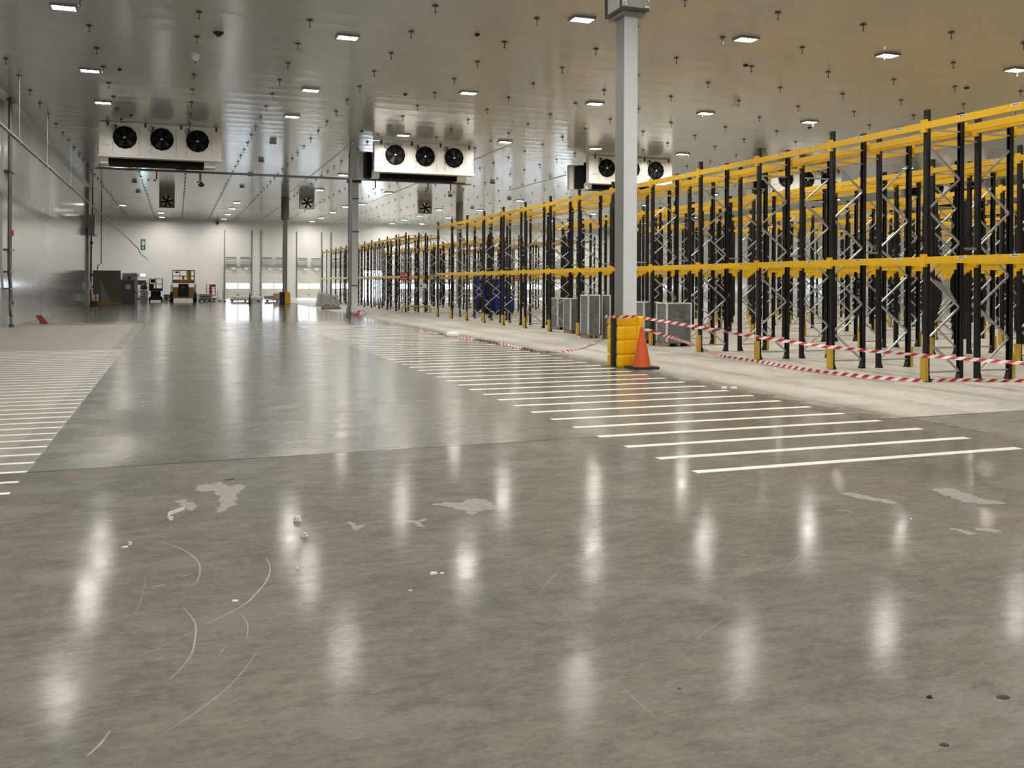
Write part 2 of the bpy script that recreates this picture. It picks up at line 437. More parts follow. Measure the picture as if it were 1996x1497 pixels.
# ------------------------------------------------------------------ paint, patches and scuffs on the floor
def strip(mb, pts, wd, z):
    P = [Vector((p[0], p[1], z)) for p in pts]; L = []; R = []
    for i, p in enumerate(P):
        d = (P[min(i + 1, len(P) - 1)] - P[max(i - 1, 0)]).normalized(); n = Vector((-d.y, d.x, 0))
        wv = wd * (.25 + .75 * math.sin(math.pi * (i + .5) / len(P)))
        L.append(p + n * wv / 2); R.append(p - n * wv / 2)
    for i in range(len(P) - 1): mb.quad(L[i], L[i + 1], R[i + 1], R[i])
    return mb
me_r = MB().box(4.67, -.06, 0, 8.79, .06, .003).mesh('painted_line', 'white_paint')
for k in range(44): struct(link('painted_line', me_r, floor, (0, 7.74 + .7205 * k, 0)))
me_l = MB().box(-5.3, -.042, 0, -1.322, .042, .003).mesh('painted_line', 'white_paint')
for k in range(38): struct(link('painted_line', me_l, floor, (0, 8.82 + .474 * k, 0)))
def scr(pts, ox, oy, sc): return [fl(ox + x / sc, oy + y / sc) for x, y in pts]
def smooth(P, n=5):
    out = []
    for i in range(len(P) - 1):
        a, b, c, d = P[max(i - 1, 0)], P[i], P[i + 1], P[min(i + 2, len(P) - 1)]
        for k in range(n):
            t = k / n
            out.append(.5 * ((2 * b) + (c - a) * t + (2 * a - 5 * b + 4 * c - d) * t * t + (3 * b - a - 3 * c + d) * t ** 3))
    return out + [P[-1]]
SC = 2.896
for pts, ox, wd in (([(805, 208), (935, 230), (1050, 275), (1115, 330), (1130, 380), (1115, 440), (1090, 470)], 0, .02),
        ([(1505, 310), (1525, 370), (1505, 440), (1440, 520), (1380, 575), (1280, 630), (1150, 690)], 0, .028),
        ([(1030, 590), (1085, 650), (1105, 700), (1100, 780), (1070, 875), (960, 1000)], 0, .022),
        ([(1448, 845), (1390, 930), (1290, 1040), (1180, 1130), (1060, 1215), (940, 1290)], 0, .014),
        ([(1150, 690), (1000, 770), (850, 840), (640, 910)], 0, .007),
        ([(1350, 620), (1390, 670), (1400, 710), (1390, 770)], 0, .014),
        ([(1290, 800), (1260, 830), (1235, 870)], 0, .010),
        ([(823, 405), (815, 480), (780, 590), (720, 690)], 0, .005),
        ([(1020, 420), (1090, 400)], 0, .016), ([(860, 475), (935, 462)], 0, .03),
        ([(720, 1030), (800, 1105), (925, 1215)], 960, .007), ([(1320, 650), (1230, 710), (1145, 770)], 960, .008),
        ([(380, 385), (330, 430), (275, 490)], 960, .008), ([(390, 415), (520, 440), (680, 465)], 960, .008),
        ([(360, 290), (300, 350), (240, 415)], 1436, .007), ([(560, 40), (600, 44), (660, 55)], 1436, .022),
        ([(1330, 660), (1450, 660)], 480, .012), ([(620, 1290), (560, 1370), (490, 1430)], 0, .03)):
    struct(strip(MB(), smooth(scr(pts, ox, 980, SC)), wd * .42, .0012).build('scuff_mark', 'scuff_pale', floor))
for pts, ox, oy, sc in (([(1510, 535), (1560, 500), (1640, 492), (1720, 475), (1790, 512), (1870, 490), (1905, 510), (1870, 552), (1850, 575), (1855, 605), (1825, 625), (1845, 650), (1790, 672), (1765, 700), (1690, 720), (1685, 690), (1720, 640), (1705, 600), (1685, 565), (1640, 545), (1560, 555)], 0, 820, 3.992),
        ([(1345, 630), (1430, 612), (1500, 640), (1550, 665), (1500, 700), (1440, 680), (1400, 645)], 0, 820, 3.992),
        ([(1360, 655), (1480, 632), (1560, 640), (1700, 605), (1800, 612), (1840, 650), (1890, 680), (1780, 700), (1680, 735), (1620, 700), (1500, 670)], 500, 820, 3.992),
        ([(690, 800), (740, 780), (780, 815), (860, 810), (800, 850)], 500, 820, 3.992),
        ([(1150, 770), (1250, 780), (1330, 760), (1280, 800), (1310, 835), (1190, 790)], 500, 820, 3.992),
        ([(530, 570), (650, 565), (760, 590), (900, 615), (1010, 640), (960, 660), (840, 630), (700, 610)], 1500, 820, 4.024),
        ([(1250, 540), (1380, 520), (1500, 555), (1640, 600), (1860, 650), (1700, 655), (1520, 640), (1400, 590)], 1500, 820, 4.024),
        ([(1400, 840), (1500, 850), (1640, 890), (1560, 892)], 1500, 820, 4.024), ([(1600, 838), (1720, 845), (1830, 862), (1760, 878), (1620, 860)], 1500, 820, 4.024)):
    P = scr(pts, ox, oy, sc); Q = []
    for i in range(len(P)):
        a, b = P[i], P[(i + 1) % len(P)]
        for k in range(5):
            t = k / 5; q = a.lerp(b, t); e = (b - a).length * .13
            Q.append((q.x + random.uniform(-e, e), q.y + random.uniform(-e, e)))
    struct(MB().add([(x, y, .0008) for x, y in Q], [tuple(range(len(Q)))]).build('cement_stain', 'cement_pale', floor))

# ------------------------------------------------------------------ lamps
lamp_body = MB().box(-.31, -.22, -.03, .31, .22, 0)
for q in ((-.31, -.22, -.27, .22), (.27, -.22, .31, .22), (-.27, -.22, .27, -.18), (-.27, .18, .27, .22)): lamp_body.box(q[0], q[1], -.07, q[2], q[3], -.03)
me_lb = lamp_body.mesh('housing', 'lamp_body')
lens_ = MB().box(-.27, -.18, -.064, .27, .18, -.0305, 0); lens_.m[0] = 1
me_ll = lens_.mesh('lens', 'lamp_body', 'lamp_lens')
LIGHT = bpy.data.lights.new('lamp_light', 'AREA'); LIGHT.shape = 'RECTANGLE'; LIGHT.size = .5; LIGHT.size_y = .32
LIGHT.energy = LAMP; LIGHT.color = (1.0, .945, .86); LIGHT.spread = math.radians(172)
LROW = {-2.73: 'row by the left wall', 4.52: 'row left of the nearest column', 10.0: 'row over the nearest column line', 15.15: 'row over the front rack edge', 20.2: 'row over the first rack aisle', 25.4: 'row over the second rack aisle'}
def lamp(x, y, label):
    t = thing('ceiling_light', label, 'light', (x, y, HC), 'ceiling lights')
    link('housing', me_lb, t); link('lens', me_ll, t)
    link('lamp_light', LIGHT, t, (0, 0, -.067))
    return t
RANK = ['nearest', 'middle', 'farther']
for x, ys in ((-2.73, (26.0, 33.5, 39.3)), (4.52, (26.3, 34.0, 39.7)), (10.0, (22.3, 32.4, 42.8)), (15.15, (22.45, 32.55, 42.95)), (20.2, (22.5, 32.75, 43.3)), (25.4, (22.55, 32.9, 43.5))):
    for k, y in enumerate(ys): lamp(x, y, 'lit rectangular ceiling light, %s of the three in the %s' % (RANK[k], LROW[x]))
for x, t_ in ((30.5, 'third'), (35.6, 'fourth'), (40.7, 'fifth'), (45.8, 'sixth'), (50.6, 'last')):
    for k, y in enumerate((22.7, 33.0, 43.6)): lamp(x, y, 'lit rectangular ceiling light, %s of the three over the %s rack aisle' % (RANK[k], t_))
for x, ys in ((-2.73, (17.0, 9.0, 1, -6)), (4.52, (17.0, 9.0, 1, -6)), (10.0, (12.2, 2, -7)), (15.15, (12.3,)), (20.2, (12.3, 2)), (28, (12.3,))):  # unseen lamps, added for even light over the near end
    for y in ys: lamp(x, y, 'unseen rectangular ceiling light, added out of view to light the near hall')
FARL = [(-4.68, 91.5, 'left of the olive cabinet pipe'), (-1.52, 100.1, 'above the small platform lift, nearer of its pair'), (-1.53, 106.6, 'above the small platform lift, closest to the far wall'),
        (4.93, 84.5, 'over the first dock door, nearest of four'), (4.93, 91.7, 'over the first dock door, second nearest of four'), (4.9, 99.5, 'over the first dock door, third nearest of four'), (4.88, 106.8, 'over the first dock door, closest to the far wall'),
        (10.06, 70.4, 'right beside the middle square fan unit'), (10.07, 60.1, 'just left of the pipe-clad column head'), (14.5, 85.1, 'left of the pipe-clad column, nearest of its row'), (14.5, 92.4, 'left of the pipe-clad column, second of its row'), (14.6, 100.9, 'left of the pipe-clad column, third of its row'), (14.5, 107, 'left of the pipe-clad column, next to the far wall'),
        (15.4, 70.7, 'right of the pipe-clad column, nearer and higher'), (15.4, 81.7, 'right of the pipe-clad column, next one back'), (23.4, 85.1, 'right of the third square fan unit'), (23.7, 93.6, 'below the third square fan unit'), (23.65, 100.4, 'third back from the third square fan unit'), (23.75, 107, 'over the far wall beyond the third fan unit'), (17.0, 57.9, 'under the right end of the middle cooler')]
for x, y, t_ in FARL: lamp(x, y, 'distant lit ceiling light ' + t_)
for x, t_ in ((27.1, 'second'), (33, 'third'), (39, 'fourth'), (45, 'fifth'), (50.5, 'last')):
    for k, y in enumerate((62.0, 73, 84, 95, 106)): lamp(x, y, 'distant lit ceiling light far over the %s rack aisle, %s of five' % (t_, ('nearest', 'second', 'middle', 'fourth', 'farthest')[k]))
for x in (-11.5,): lamp(x, 92, 'distant lit ceiling light in the alcove behind the left wall')
for x, y, t_ in ((-2.73, 47.8, 'nearer unseen one added behind the left cooler'), (-2.73, 54.3, 'farther unseen one added behind the left cooler')): lamp(x, y, 'lit rectangular ceiling light, ' + t_)  # unseen lamps carrying on the row, added to light the fan unit
lamp(-8.6, 103, 'distant lit ceiling light in the alcove next to the far wall')

# ------------------------------------------------------------------ ceiling bolts
bolt = MB().lathe([(.085, -.035), (.085, -.02), (.03, 0)], 10).tube([(0, 0, -.03), (0, 0, -.2)], .011, 6).lathe([(.02, -.2), (.024, -.165)], 6)
me_bolt = bolt.mesh('ceiling_bolt', 'hook_steel')
spots = []
for r in range(20):
    x = -5.08 + 2.795 * r
    for k in range(38):
        y = 17.35 + .12 * (r % 3) + 2.57 * k
        if y > 108.5: continue
        s_ = seen(x, y, HC - .1)
        if s_ and 0 < s_[0] < 1996 and 0 < s_[1] < 470 and not (s_[0] > 1250 and s_[1] > 480 - .22 * (s_[0] - 950)): spots.append((x * sy_ + y * cy_, x, y, r))
spots.sort()
ROWN = ['in the row above the left wall', 'in the row left of the left cooler', 'in the row over the left cooler', 'in the row right of the left cooler', 'in the row left of the pipe-clad column', 'in the row left of the nearest column', 'in the row just right of the nearest column', 'in the row over the front rack edge']
for i, (d, x, y, r) in enumerate(spots[:290]):
    o_ = link('ceiling_bolt', me_bolt, None, (x, y, HC))
    tag(o_, 'dark mushroom-headed ceiling bolt ' + (ROWN[r] if r < 8 else 'high above the rack rows'), 'bolt', 'ceiling bolts ' + (ROWN[r] if r < 8 else 'above the rack rows'))
if len(spots) > 290:
    mb = MB()
    for d, x, y, r in spots[290:]:
        mb.lathe([(.085, -.035), (.085, -.02), (.03, 0)], 6, (x, y, HC)).tube([(x, y, HC - .03), (x, y, HC - .2)], .011, 4)
    tag(mb.build('ceiling_bolts', 'hook_steel'), 'small dark bolts dotting the far part of the ceiling', 'bolts', None, 'stuff')
# little sockets, detectors, domes, emergency fittings
me_sock = MB().box(-.06, -.06, -.05, .06, .06, 0).lathe([(.03, -.07), (.035, -.05)], 8).mesh('ceiling_socket', 'machine_dark')
for x, y, t_ in ((-1.8, 33.06, 'ahead of the left cooler, nearer one'), (-1.83, 42.0, 'just in front of the left cooler'), (7.9, 24.8, 'left of the nearest column top'), (7.93, 33.6, 'left of the middle cooler, nearer one'), (7.99, 42.5, 'by the pipe-clad column head'), (17.0, 25.2, 'right of the nearest column'), (26.2, 25.3, 'above the right rack rows, nearer one'), (26.4, 34.2, 'above the right rack rows, farther one'), (-1.87, 68.2, 'left of the first square fan unit')):
    tag(link('ceiling_socket', me_sock, None, (x, y, HC)), 'small dark ceiling socket ' + t_, 'socket', 'ceiling sockets')
sd = thing('smoke_detector', 'round black and white smoke detector on the ceiling', 'smoke detector', (1.06, 27.05, HC))
MB().lathe([(.12, 0), (.12, -.05)], 20).build('base_ring', 'dome_white', sd)
MB().lathe([(.15, -.05), (.15, -.075), (.10, -.11), (.06, -.16), (.02, -.165)], 20).build('sensor_head', 'machine_dark', sd)
for x, y, t_ in ((.5, 29.5, 'above the left cooler'), (20.03, 30.4, 'above the first rack aisle')):
    dm = thing('dome_sensor', 'white dome sensor hanging from the ceiling ' + t_, 'sensor', (x, y, HC), 'dome sensors')
    MB().tube([(0, 0, 0), (0, 0, -.12)], .015, 6).build('stem', 'dome_white', dm)
    MB().lathe([(.12, -.12), (.125, -.18), (.11, -.26), (.07, -.31), (.01, -.33)], 18).build('dome', 'dome_white', dm)
me_em = MB().box(-.16, -.1, -.14, .16, .1, -.02).box(-.05, -.05, -.02, .05, .05, 0).mesh('emergency_light', 'emergency_body')
me_es = MB().box(-.045, -.104, -.17, .045, .04, -.14).mesh('lamp_head', 'lamp_body')
for x, y, t_ in ((-2.79, 61.9, 'left of the first square fan, nearest of three'), (-2.8, 69.3, 'left of the first square fan, middle of three'), (-2.85, 77.0, 'left of the first square fan, farthest of three'), (4.45, 47.2, 'right of the left cooler, nearest'), (4.5, 54.6, 'right of the left cooler, second'), (4.44, 62.1, 'right of the left cooler, third'), (4.43, 70.0, 'right of the left cooler, farthest'), (20.4, 60.4, 'right of the middle cooler, nearest'), (20.4, 70.9, 'right of the third square fan, farther'), (25.6, 71.5, 'by the far dark column, nearer'), (25.6, 81.6, 'by the far dark column, farther')):
    t = thing('emergency_light', 'grey emergency light box on the ceiling ' + t_, 'emergency light', (x, y, HC), 'emergency lights')
    link('case', me_em, t); link('lamp_head', me_es, t, (-.085, 0, 0)); link('lamp_head', me_es, t, (.085, 0, 0))
cv = thing('security_camera', 'small black security camera on the far wall above the dock doors', 'camera', (4.3, YE - .3, 8.45))
MB().lathe([(.14, .2), (.16, 0), (.12, -.12), (.02, -.2)], 14).build('dome', 'machine_dark', cv); MB().box(-.05, -.0, .0, .05, .3, .12).build('bracket', 'machine_dark', cv)

# ------------------------------------------------------------------ coolers
def cooler(x0, yf, label):
    """front panel from x0 to x0+5.1, front face at y = yf"""
    t = thing('evaporator_cooler', label, 'cooler', (x0, yf, HC), 'ceiling coolers')
    W_, top, bot = 5.1, -.04, -1.46
    MB().box(0, 0, bot, W_, .42, top).build('front_casing', 'cooler_white', t, None, .012)
    MB().box(-.03, -.1, bot - .1, W_ + .03, .5, bot).build('drip_tray', 'cooler_white', t, None, .02)
    MB().box(.35, .42, -1.8, W_ - .75, 1.5, -.25).build('coil', 'cooler_black', t)
    MB().box(0, .42, -1.8, .35, 1.5, -1.5).box(W_ - .75, .42, -1.8, W_ - .25, 1.5, -.4).build('end_box', 'cooler_white', t)
    if x0 > 0: MB().box(-.28, .7, -1.75, .0, 1.35, -.5).build('coil_header', 'cooler_black', t)
    MB().box(-.5 if x0 > 0 else 0, 1.5, -1.75, W_ - .3, 1.85, -.4).build('rear_casing', 'cooler_white', t)
    seam = MB()
    for x in (.55, 1.62, 2.1, 3.15, 3.6, 4.65): seam.box(x, -.004, bot + .05, x + .012, 0, top - .03)
    seam.build('panel_seam', 'lamp_body', t)
    tx = MB()
    for k in range(9): tx.box(.14 + k * .035, -.004, -1.06 - (.008 if k % 3 else 0), .14 + k * .035 + .022, 0, -1.02)
    tx.build('maker_mark', 'lamp_body', t)
    for x in (.35, 1.88, 3.36, 4.86):
        MB().box(x - .05, -.03, -.2, x + .05, .06, .04).build('hanger_bracket', 'hook_steel', t)
    for fx in (1.04, 2.56, 4.06):
        fz = -.68
        ring = MB().lathe([(.44, .0), (.47, -.07), (.495, -.07), (.50, -.01), (.50, 0)], 12, (fx, 0, fz), axis='y', cap=False)
        f = ring.build('fan', 'cooler_black', t)
        MB().lathe([(.46, -.012), (.001, -.012)], 24, (fx, 0, fz), axis='y', cap=False).build('shroud', 'cooler_black', f)
        bl = MB()
        for k in range(5):
            a = 2 * math.pi * k / 5 + .5
            c, s = math.cos(a), math.sin(a)
            pts = [(.1, -.05, -.02), (.42, -.13, -.016), (.42, .1, -.055), (.1, .05, -.045)]
            bl.add([(fx + c * r - s * q, y, fz + s * r + c * q) for r, q, y in pts], [(0, 1, 2, 3)])
        bl.build('blades', 'blade_grey', f)
        gr = MB()
        for r in (.12, .2, .28, .36, .43):
            gr.tube([(fx + r * math.cos(q * math.pi / 14), -.075, fz + r * math.sin(q * math.pi / 14)) for q in range(29)], .003, 4, cap=False)
        for q in range(6):
            a = q * math.pi / 6
            gr.tube([(fx - .47 * math.cos(a), -.075, fz - .47 * math.sin(a)), (fx + .47 * math.cos(a), -.075, fz + .47 * math.sin(a))], .003, 4)
        gr.build('grille', 'cooler_black', f)
        MB().lathe([(.1, -.06), (.09, -.085)], 14, (fx, 0, fz), axis='y').build('hub', 'cooler_black', f)
        MB().bar((fx - .05, -.092, fz - .05), (fx + .0, -.092, fz + .045), .01, .035).bar((fx - .01, -.092, fz - .03), (fx + .06, -.092, fz - .005), .01, .03).build('hub_mark', 'white_label', f)  # small white mark on the hub
        MB().box(fx - .42, -.07, -.3, fx - .33, 0, -.14).box(fx - .41, -.06, -.36, fx - .36, 0, -.3).build('junction_box', 'hook_steel', t)
        MB().tube([(fx - .38 + .16 * math.cos(q), -.05, -.26 + .14 * math.sin(q)) for q in [2.0 + .3 * k for k in range(13)]], .012, 6).build('cable_loop', 'machine_dark', t)
        for z in (-.55, -.95, -1.25): MB().lathe([(.02, -.012), (.02, 0)], 8, (fx - .5, 0, z), axis='y').build('fixing', 'hook_steel', t)
cooler(-3.21, 44.0, 'white three-fan ceiling cooler nearest the left wall')
cooler(9.08, 45.0, 'white three-fan ceiling cooler right of the pipe-clad column')
cooler(21.0, 45.8, 'white three-fan ceiling cooler half hidden behind the nearest column')
cooler(33.1, 46.4, 'white three-fan ceiling cooler seen through the right racks')
cooler(45.2, 47.0, 'white three-fan ceiling cooler at the far right behind the racks')

# square fan units
def square_fan(x, y, label):
    t = thing('fan_unit', label, 'fan', (x, y, HC), 'square ceiling fan units')
    b = MB().box(-.58, 0, -1.16, .58, .5, -.02).build('case', 'steel_plate', t, None, .01)
    MB().lathe([(.46, -.01), (.46, -.04), (.44, -.04), (.44, -.01)], 20, (0, 0, -.66), axis='y', cap=False).build('fan_ring', 'cooler_black', t)
    MB().lathe([(.45, -.012), (.001, -.012)], 20, (0, 0, -.66), axis='y', cap=False).build('fan_plate', 'blade_pale', t)
    bl = MB()
    for k in range(6):
        a = math.pi * k / 3 + .25; c, s = math.cos(a), math.sin(a)
        pts = [(.08, -.05, -.03), (.43, -.09, -.02), (.43, .06, -.03), (.08, .05, -.04)]
        bl.add([(c * r - s * q, yy, -.66 + s * r + c * q) for r, q, yy in pts], [(0, 1, 2, 3)])
    bl.lathe([(.11, -.03), (.1, -.07)], 14, (0, 0, -.66), axis='y')
    bl.build('fan_blades', 'cooler_black', t)
square_fan(-.76, 78, 'square steel fan unit hanging above the yellow platform lift')
square_fan(9.75, 75, 'square steel fan unit hanging between the two tall columns')
square_fan(19.7, 76, 'square steel fan unit hanging under the middle cooler')

# ------------------------------------------------------------------ pipework
dp = thing('drain_pipe', 'long grey drain pipe running under the ceiling coolers', 'pipe', (0, 45.8, 0))
MB().tube([(-3.5, 0, 6.94), (14.3, 0, 6.92)], .055, 10).build('run', 'pipe_grey', dp)
for x in (-3.3, 8.05): MB().tube([(x, 0, 6.93), (x, 0, HC)], .02, 6).build('hanger', 'pipe_grey', dp)
MB().tube([(8.05, 0, 6.93), (8.05, 0, .7), (7.95, -.05, .5), (7.95, -.05, .02)], .085, 10).build('downpipe', 'pipe_grey', dp)
for z in (6.9,): MB().lathe([(.13, -.06), (.13, .06)], 12, (8.05, 0, z)).build('coupling', 'pipe_grey', dp)
for x in (-.9, 1.0, 9.3, 12.0, 13.2):
    MB().tube([(x, 0, 6.95), (x, 0, 6.55), (x - .06, 0, 6.47), (x - .14, 0, 6.47)], .035, 8).build('trap', 'hook_steel', dp)
for x in (.05, 10.6, 12.9):
    MB().tube([(x - .3, .3, 7.3), (x - .1, .15, 7.05), (x + .25, .05, 7.02), (x + .45, .1, 7.25)], .03, 8).build('hose', 'pipe_grey', dp)
gb = thing('ball_weight', 'dark round lantern-shaped weight hanging under the drain pipe', 'weight', (1.05, 45.75, 6.4))
MB().lathe([(.01, -.16), (.13, -.12), (.15, -.04), (.06, .06), (.02, .1)], 12).build('bob', 'machine_dark', gb); MB().tube([(0, 0, .1), (0, 0, .45)], .012, 6).build('cord', 'machine_dark', gb)

op = thing('overhead_pipe', 'long grey service pipe hung on rods beside the left wall', 'pipe', (-4.9, 0, 6.4))
MB().tube([(0, 24, 0), (0, 60, .02), (.02, 96, .0)], .05, 10).build('run', 'pipe_grey', op)
MB().tube([(.02, 96, 0), (.3, 99.5, -.3), (.75, 101.5, -.8), (1.1, 102.6, -1.15), (1.35, 104, -1.75), (1.75, 105, -2.05), (2.1, 105.3, -2.4)], [.05, .05, .045, .045, .04, .035, .02], 8).build('loose_end', 'pipe_grey', op)
for y in (34.2, 41.2, 50, 60, 70, 80, 90):
    MB().tube([(0, y, 0), (0, y, 2.4)], .012, 6).build('hanger_rod', 'galvanised', op)
    MB().lathe([(.07, -.05), (.07, .05)], 10, (0, y, 0), axis='y').build('clamp', 'galvanised', op)
wp = thing('riser_pipe', 'pair of grey riser pipes on the left wall with swan neck', 'pipe', (XL + .1, 40.0, 0))
MB().tube([(.05, -.07, HC), (.05, -.07, 2.1), (.05, .25, 1.55), (.05, .25, .75), (.05, .3, .5), (.05, .5, .42), (.05, .65, .6), (.05, .62, .85), (.05, .5, .8), (.05, .52, .12)], .055, 10).build('main_riser', 'pipe_grey', wp)
MB().tube([(.05, .2, HC), (.05, .2, 2.1), (.05, .5, 1.5), (.05, .5, 1.0)], .04, 10).build('second_riser', 'pipe_grey', wp)
for z in (1.5, 2.15, 3.0, 6.0): MB().box(-.1, -.35, z - .03, .13, .65, z + .03).build('bracket', 'hook_steel', wp)
MB().box(-.1, -.4, 8.68, .15, .55, 8.78).build('ceiling_flange', 'hook_steel', wp)
MB().lathe([(.09, 0), (.09, .12)], 10, (.05, .52, 0)).build('foot', 'hook_steel', wp)
cp = thing('alarm_call_point', 'small red alarm call point on a thin conduit on the left wall', 'alarm', (XL, 41.3, 3.7))
MB().box(0, -.12, -.1, .1, .12, .1).build('box', 'sign_red', cp); MB().tube([(.03, 0, -.1), (.03, 0, -2.4)], .012, 6).build('lower_conduit', 'pipe_grey', cp); MB().tube([(.03, 0, .1), (.03, 0, 5.0)], .012, 6).build('upper_conduit', 'pipe_grey', cp)
so = thing('wall_plug', 'small black plug and socket low on the left wall', 'plug', (XL, 41.35, 1.1))
MB().box(0, -.08, -.1, .08, .08, .1).build('case', 'machine_dark', so); MB().tube([(.05, 0, -.1), (.09, .02, -.2), (.06, .05, -.3)], .025, 6).build('lead', 'machine_dark', so)
cd = thing('cabinet_conduit', 'thin dark conduit dropping from the ceiling to the olive cabinet', 'conduit', (-5.75, 81.6, 0))
MB().tube([(0, 0, HC), (0, 0, 3.25), (-.25, 0, 3.1), (-.25, 0, 2.7)], .035, 8).build('run', 'hook_steel', cd)

# end of the left wall: sliding door gear
dg = thing('sliding_door_gear', 'grey door gear with motor boxes at the end of the left wall', 'door gear', (XL, 75.2, 0))
MB().box(0, -1.0, 0, .12, .7, HC).build('post_cover', 'door_grey', dg)
MB().box(.02, .72, 0, .2, .95, 5.2).build('dark_slot_strip', 'cooler_black', dg)  # black strip in place of the dark slot at the door edge
MB().box(.05, -1.4, 5.2, .55, 1.3, 5.75).build('motor_hood', 'door_grey', dg, None, .05)
MB().box(.1, -.5, 5.85, .5, .6, 6.7).build('drive_box', 'lamp_body', dg)
MB().tube([(.28, .3, 6.7), (.28, .3, HC)], .05, 8).build('drive_rod', 'pipe_grey', dg)
MB().tube([(.2, .1, 5.2), (.2, .1, 1.2), (.2, -.1, .8), (.2, -.3, 1.0)], .025, 6).build('cable', 'machine_dark', dg)
MB().box(.12, -.75, 1.2, .28, -.45, 1.75).build('control_box', 'white_label', dg)
for z in (1.3, 2.2, 4.6): MB().box(.12, .5, z, .3, .72, z + .16).build('catch', 'machine_dark', dg)
rb = thing('low_bollard', 'red and white striped bollard at the end of the left wall', 'bollard', (-5.62, 74.5, 0))
MB().lathe([(.42, 0), (.42, .05), (.26, .12), (.24, .36)], 18).build('base', 'rust_red', rb)
for dx in (-.09, .11): MB().lathe([(.075, .36), (.075, .82), (.03, .86)], 12, (dx, 0, 0)).build('reflector', 'white_label', rb)
MB().bar((0, 0, .36), (0, 0, .98), .05, .05).build('centre_post', 'rust_red', rb)
# brown brick-like chock on the floor
ck = MB().add([(-.14, -.1, 0), (.16, -.1, 0), (.16, .1, 0), (-.14, .1, 0), (-.34, -.09, .36), (-.12, -.09, .36), (-.12, .09, .36), (-.34, .09, .36)], [(3, 2, 1, 0), (4, 5, 6, 7), (0, 1, 5, 4), (1, 2, 6, 5), (2, 3, 7, 6), (3, 0, 4, 7)]).build('floor_chock', 'rust_red', None, fl(87, 631), .02)
tag(ck, 'leaning rusty red block on the floor near the left wall', 'block')

# ------------------------------------------------------------------ columns
COLX, COLY = 9.24, 18.22
mc = thing('building_column', 'nearest square grey column with yellow guard at its foot', 'column', (COLX, COLY, 0), None, 'thing')
MB().box(-.16, -.22, 0, .16, .22, HC).build('shaft', 'column_grey', mc, None, .006)
MB().box(-.166, -.2, 0, -.1605, .2, 7.7).build('dark_side_sheet', 'column_dark', mc)  # thin darker sheet over the left face of the shaft
hb = MB().box(-.30, -.40, 7.72, .30, .42, HC).build('head_box', 'column_grey', mc, None, .01)
for q in ((-.32, -.42, 7.68, .32, .44, 7.74),): MB().box(*q).build('head_rim', 'trim_dark', hb)
for q in ((-.325, -.425, 7.74, -.2, -.40, HC), (.2, -.425, 7.74, .325, -.40, HC)): MB().box(*q).build('foil_corner', 'foil', hb)
MB().box(-.325, -.40, 7.74, -.30, -.30, HC).box(-.325, .34, 7.74, -.30, .44, HC).build('side_edge', 'trim_dark', hb)
MB().box(-.26, -.34, 7.6, .26, .36, 7.68).build('head_collar', 'column_dark', mc)
# segmented plastic guard
gd = thing('column_guard', 'tall yellow and black plastic guard round the nearest column', 'column guard', (COLX, COLY, 0), None)
def lobed(levels, hw, hd):
    prof = []
    def arc(cx, cy, r, a0, a1, n=9):
        for k in range(n + 1):
            a = a0 + (a1 - a0) * k / n; prof.append((cx + r * math.cos(a), cy + r * math.sin(a)))
    r = .10
    for sx, sy, a0 in ((1, -1, -math.pi * .75), (1, 1, -math.pi * .25), (-1, 1, math.pi * .25), (-1, -1, math.pi * .75)):
        arc(sx * (hw - r), sy * (hd - r), r, a0, a0 + math.pi * 1.0)
        # recess in the middle of the next side
        nx = {(1, -1): (hw - .06, 0), (1, 1): (0, hd - .06), (-1, 1): (-hw + .06, 0), (-1, -1): (0, -hd + .06)}[(sx, sy)]
        tx = .14 if nx[0] == 0 else 0; ty = .14 if nx[1] == 0 else 0
        sgn = {(1, -1): (0, 1), (1, 1): (-1, 0), (-1, 1): (0, -1), (-1, -1): (1, 0)}[(sx, sy)]
        prof.append((nx[0] - sgn[0] * tx, nx[1] - sgn[1] * ty)); prof.append((nx[0] + sgn[0] * tx, nx[1] + sgn[1] * ty))
    mb = MB(); n = len(prof)
    rings = [[(x * s, y * s, z) for x, y in prof] for z, s in levels]
    vs = [p for g in rings for p in g]
    mb.add(vs, [(i * n + k, i * n + (k + 1) % n, (i + 1) * n + (k + 1) % n, (i + 1) * n + k) for i in range(len(levels) - 1) for k in range(n)], 0, False)
    inner = [(x * .72, y * .72, levels[-1][0]) for x, y in prof]
    mb.add(rings[-1] + inner, [(k, (k + 1) % n, n + (k + 1) % n, n + k) for k in range(n)])
    mb.add(inner + [(x, y, .5) for x, y, z in inner], [(k, (k + 1) % n, n + (k + 1) % n, n + k) for k in range(n)])
    return mb
lev = []
zz = [0, .27, .58, .89, 1.10]
for a, b in zip(zz, zz[1:]):
    lev += [(a + (.0 if a == 0 else .012), .93), (a + .028, .985), (a + .05, 1.0), (b - .05, 1.0), (b - .028, .985), (b - .012, .93)]
lev.append((1.10, .9))
lobed(lev, .315, .33).build('yellow_shell', 'yellow_plastic', gd)
bk = MB()
n_ = 9; pr_ = [(-.335 + .06 * (1 - math.sin(math.pi * k / (n_ - 1))) * 1.0, .17 - .34 * k / (n_ - 1)) for k in range(n_)] + [(-.2, -.17), (-.2, .17)]
rings = [[(x * (1 if s == 1 else .985), y, z) for x, y in pr_] for z, s in lev]
m_ = len(pr_); bk.add([p for g in rings for p in g], [(i * m_ + k, i * m_ + (k + 1) % m_, (i + 1) * m_ + (k + 1) % m_, (i + 1) * m_ + k) for i in range(len(lev) - 1) for k in range(m_)], 0, True)
bk.add(rings[-1], [tuple(range(m_))])
bk.build('black_segment', 'black_plastic', gd)

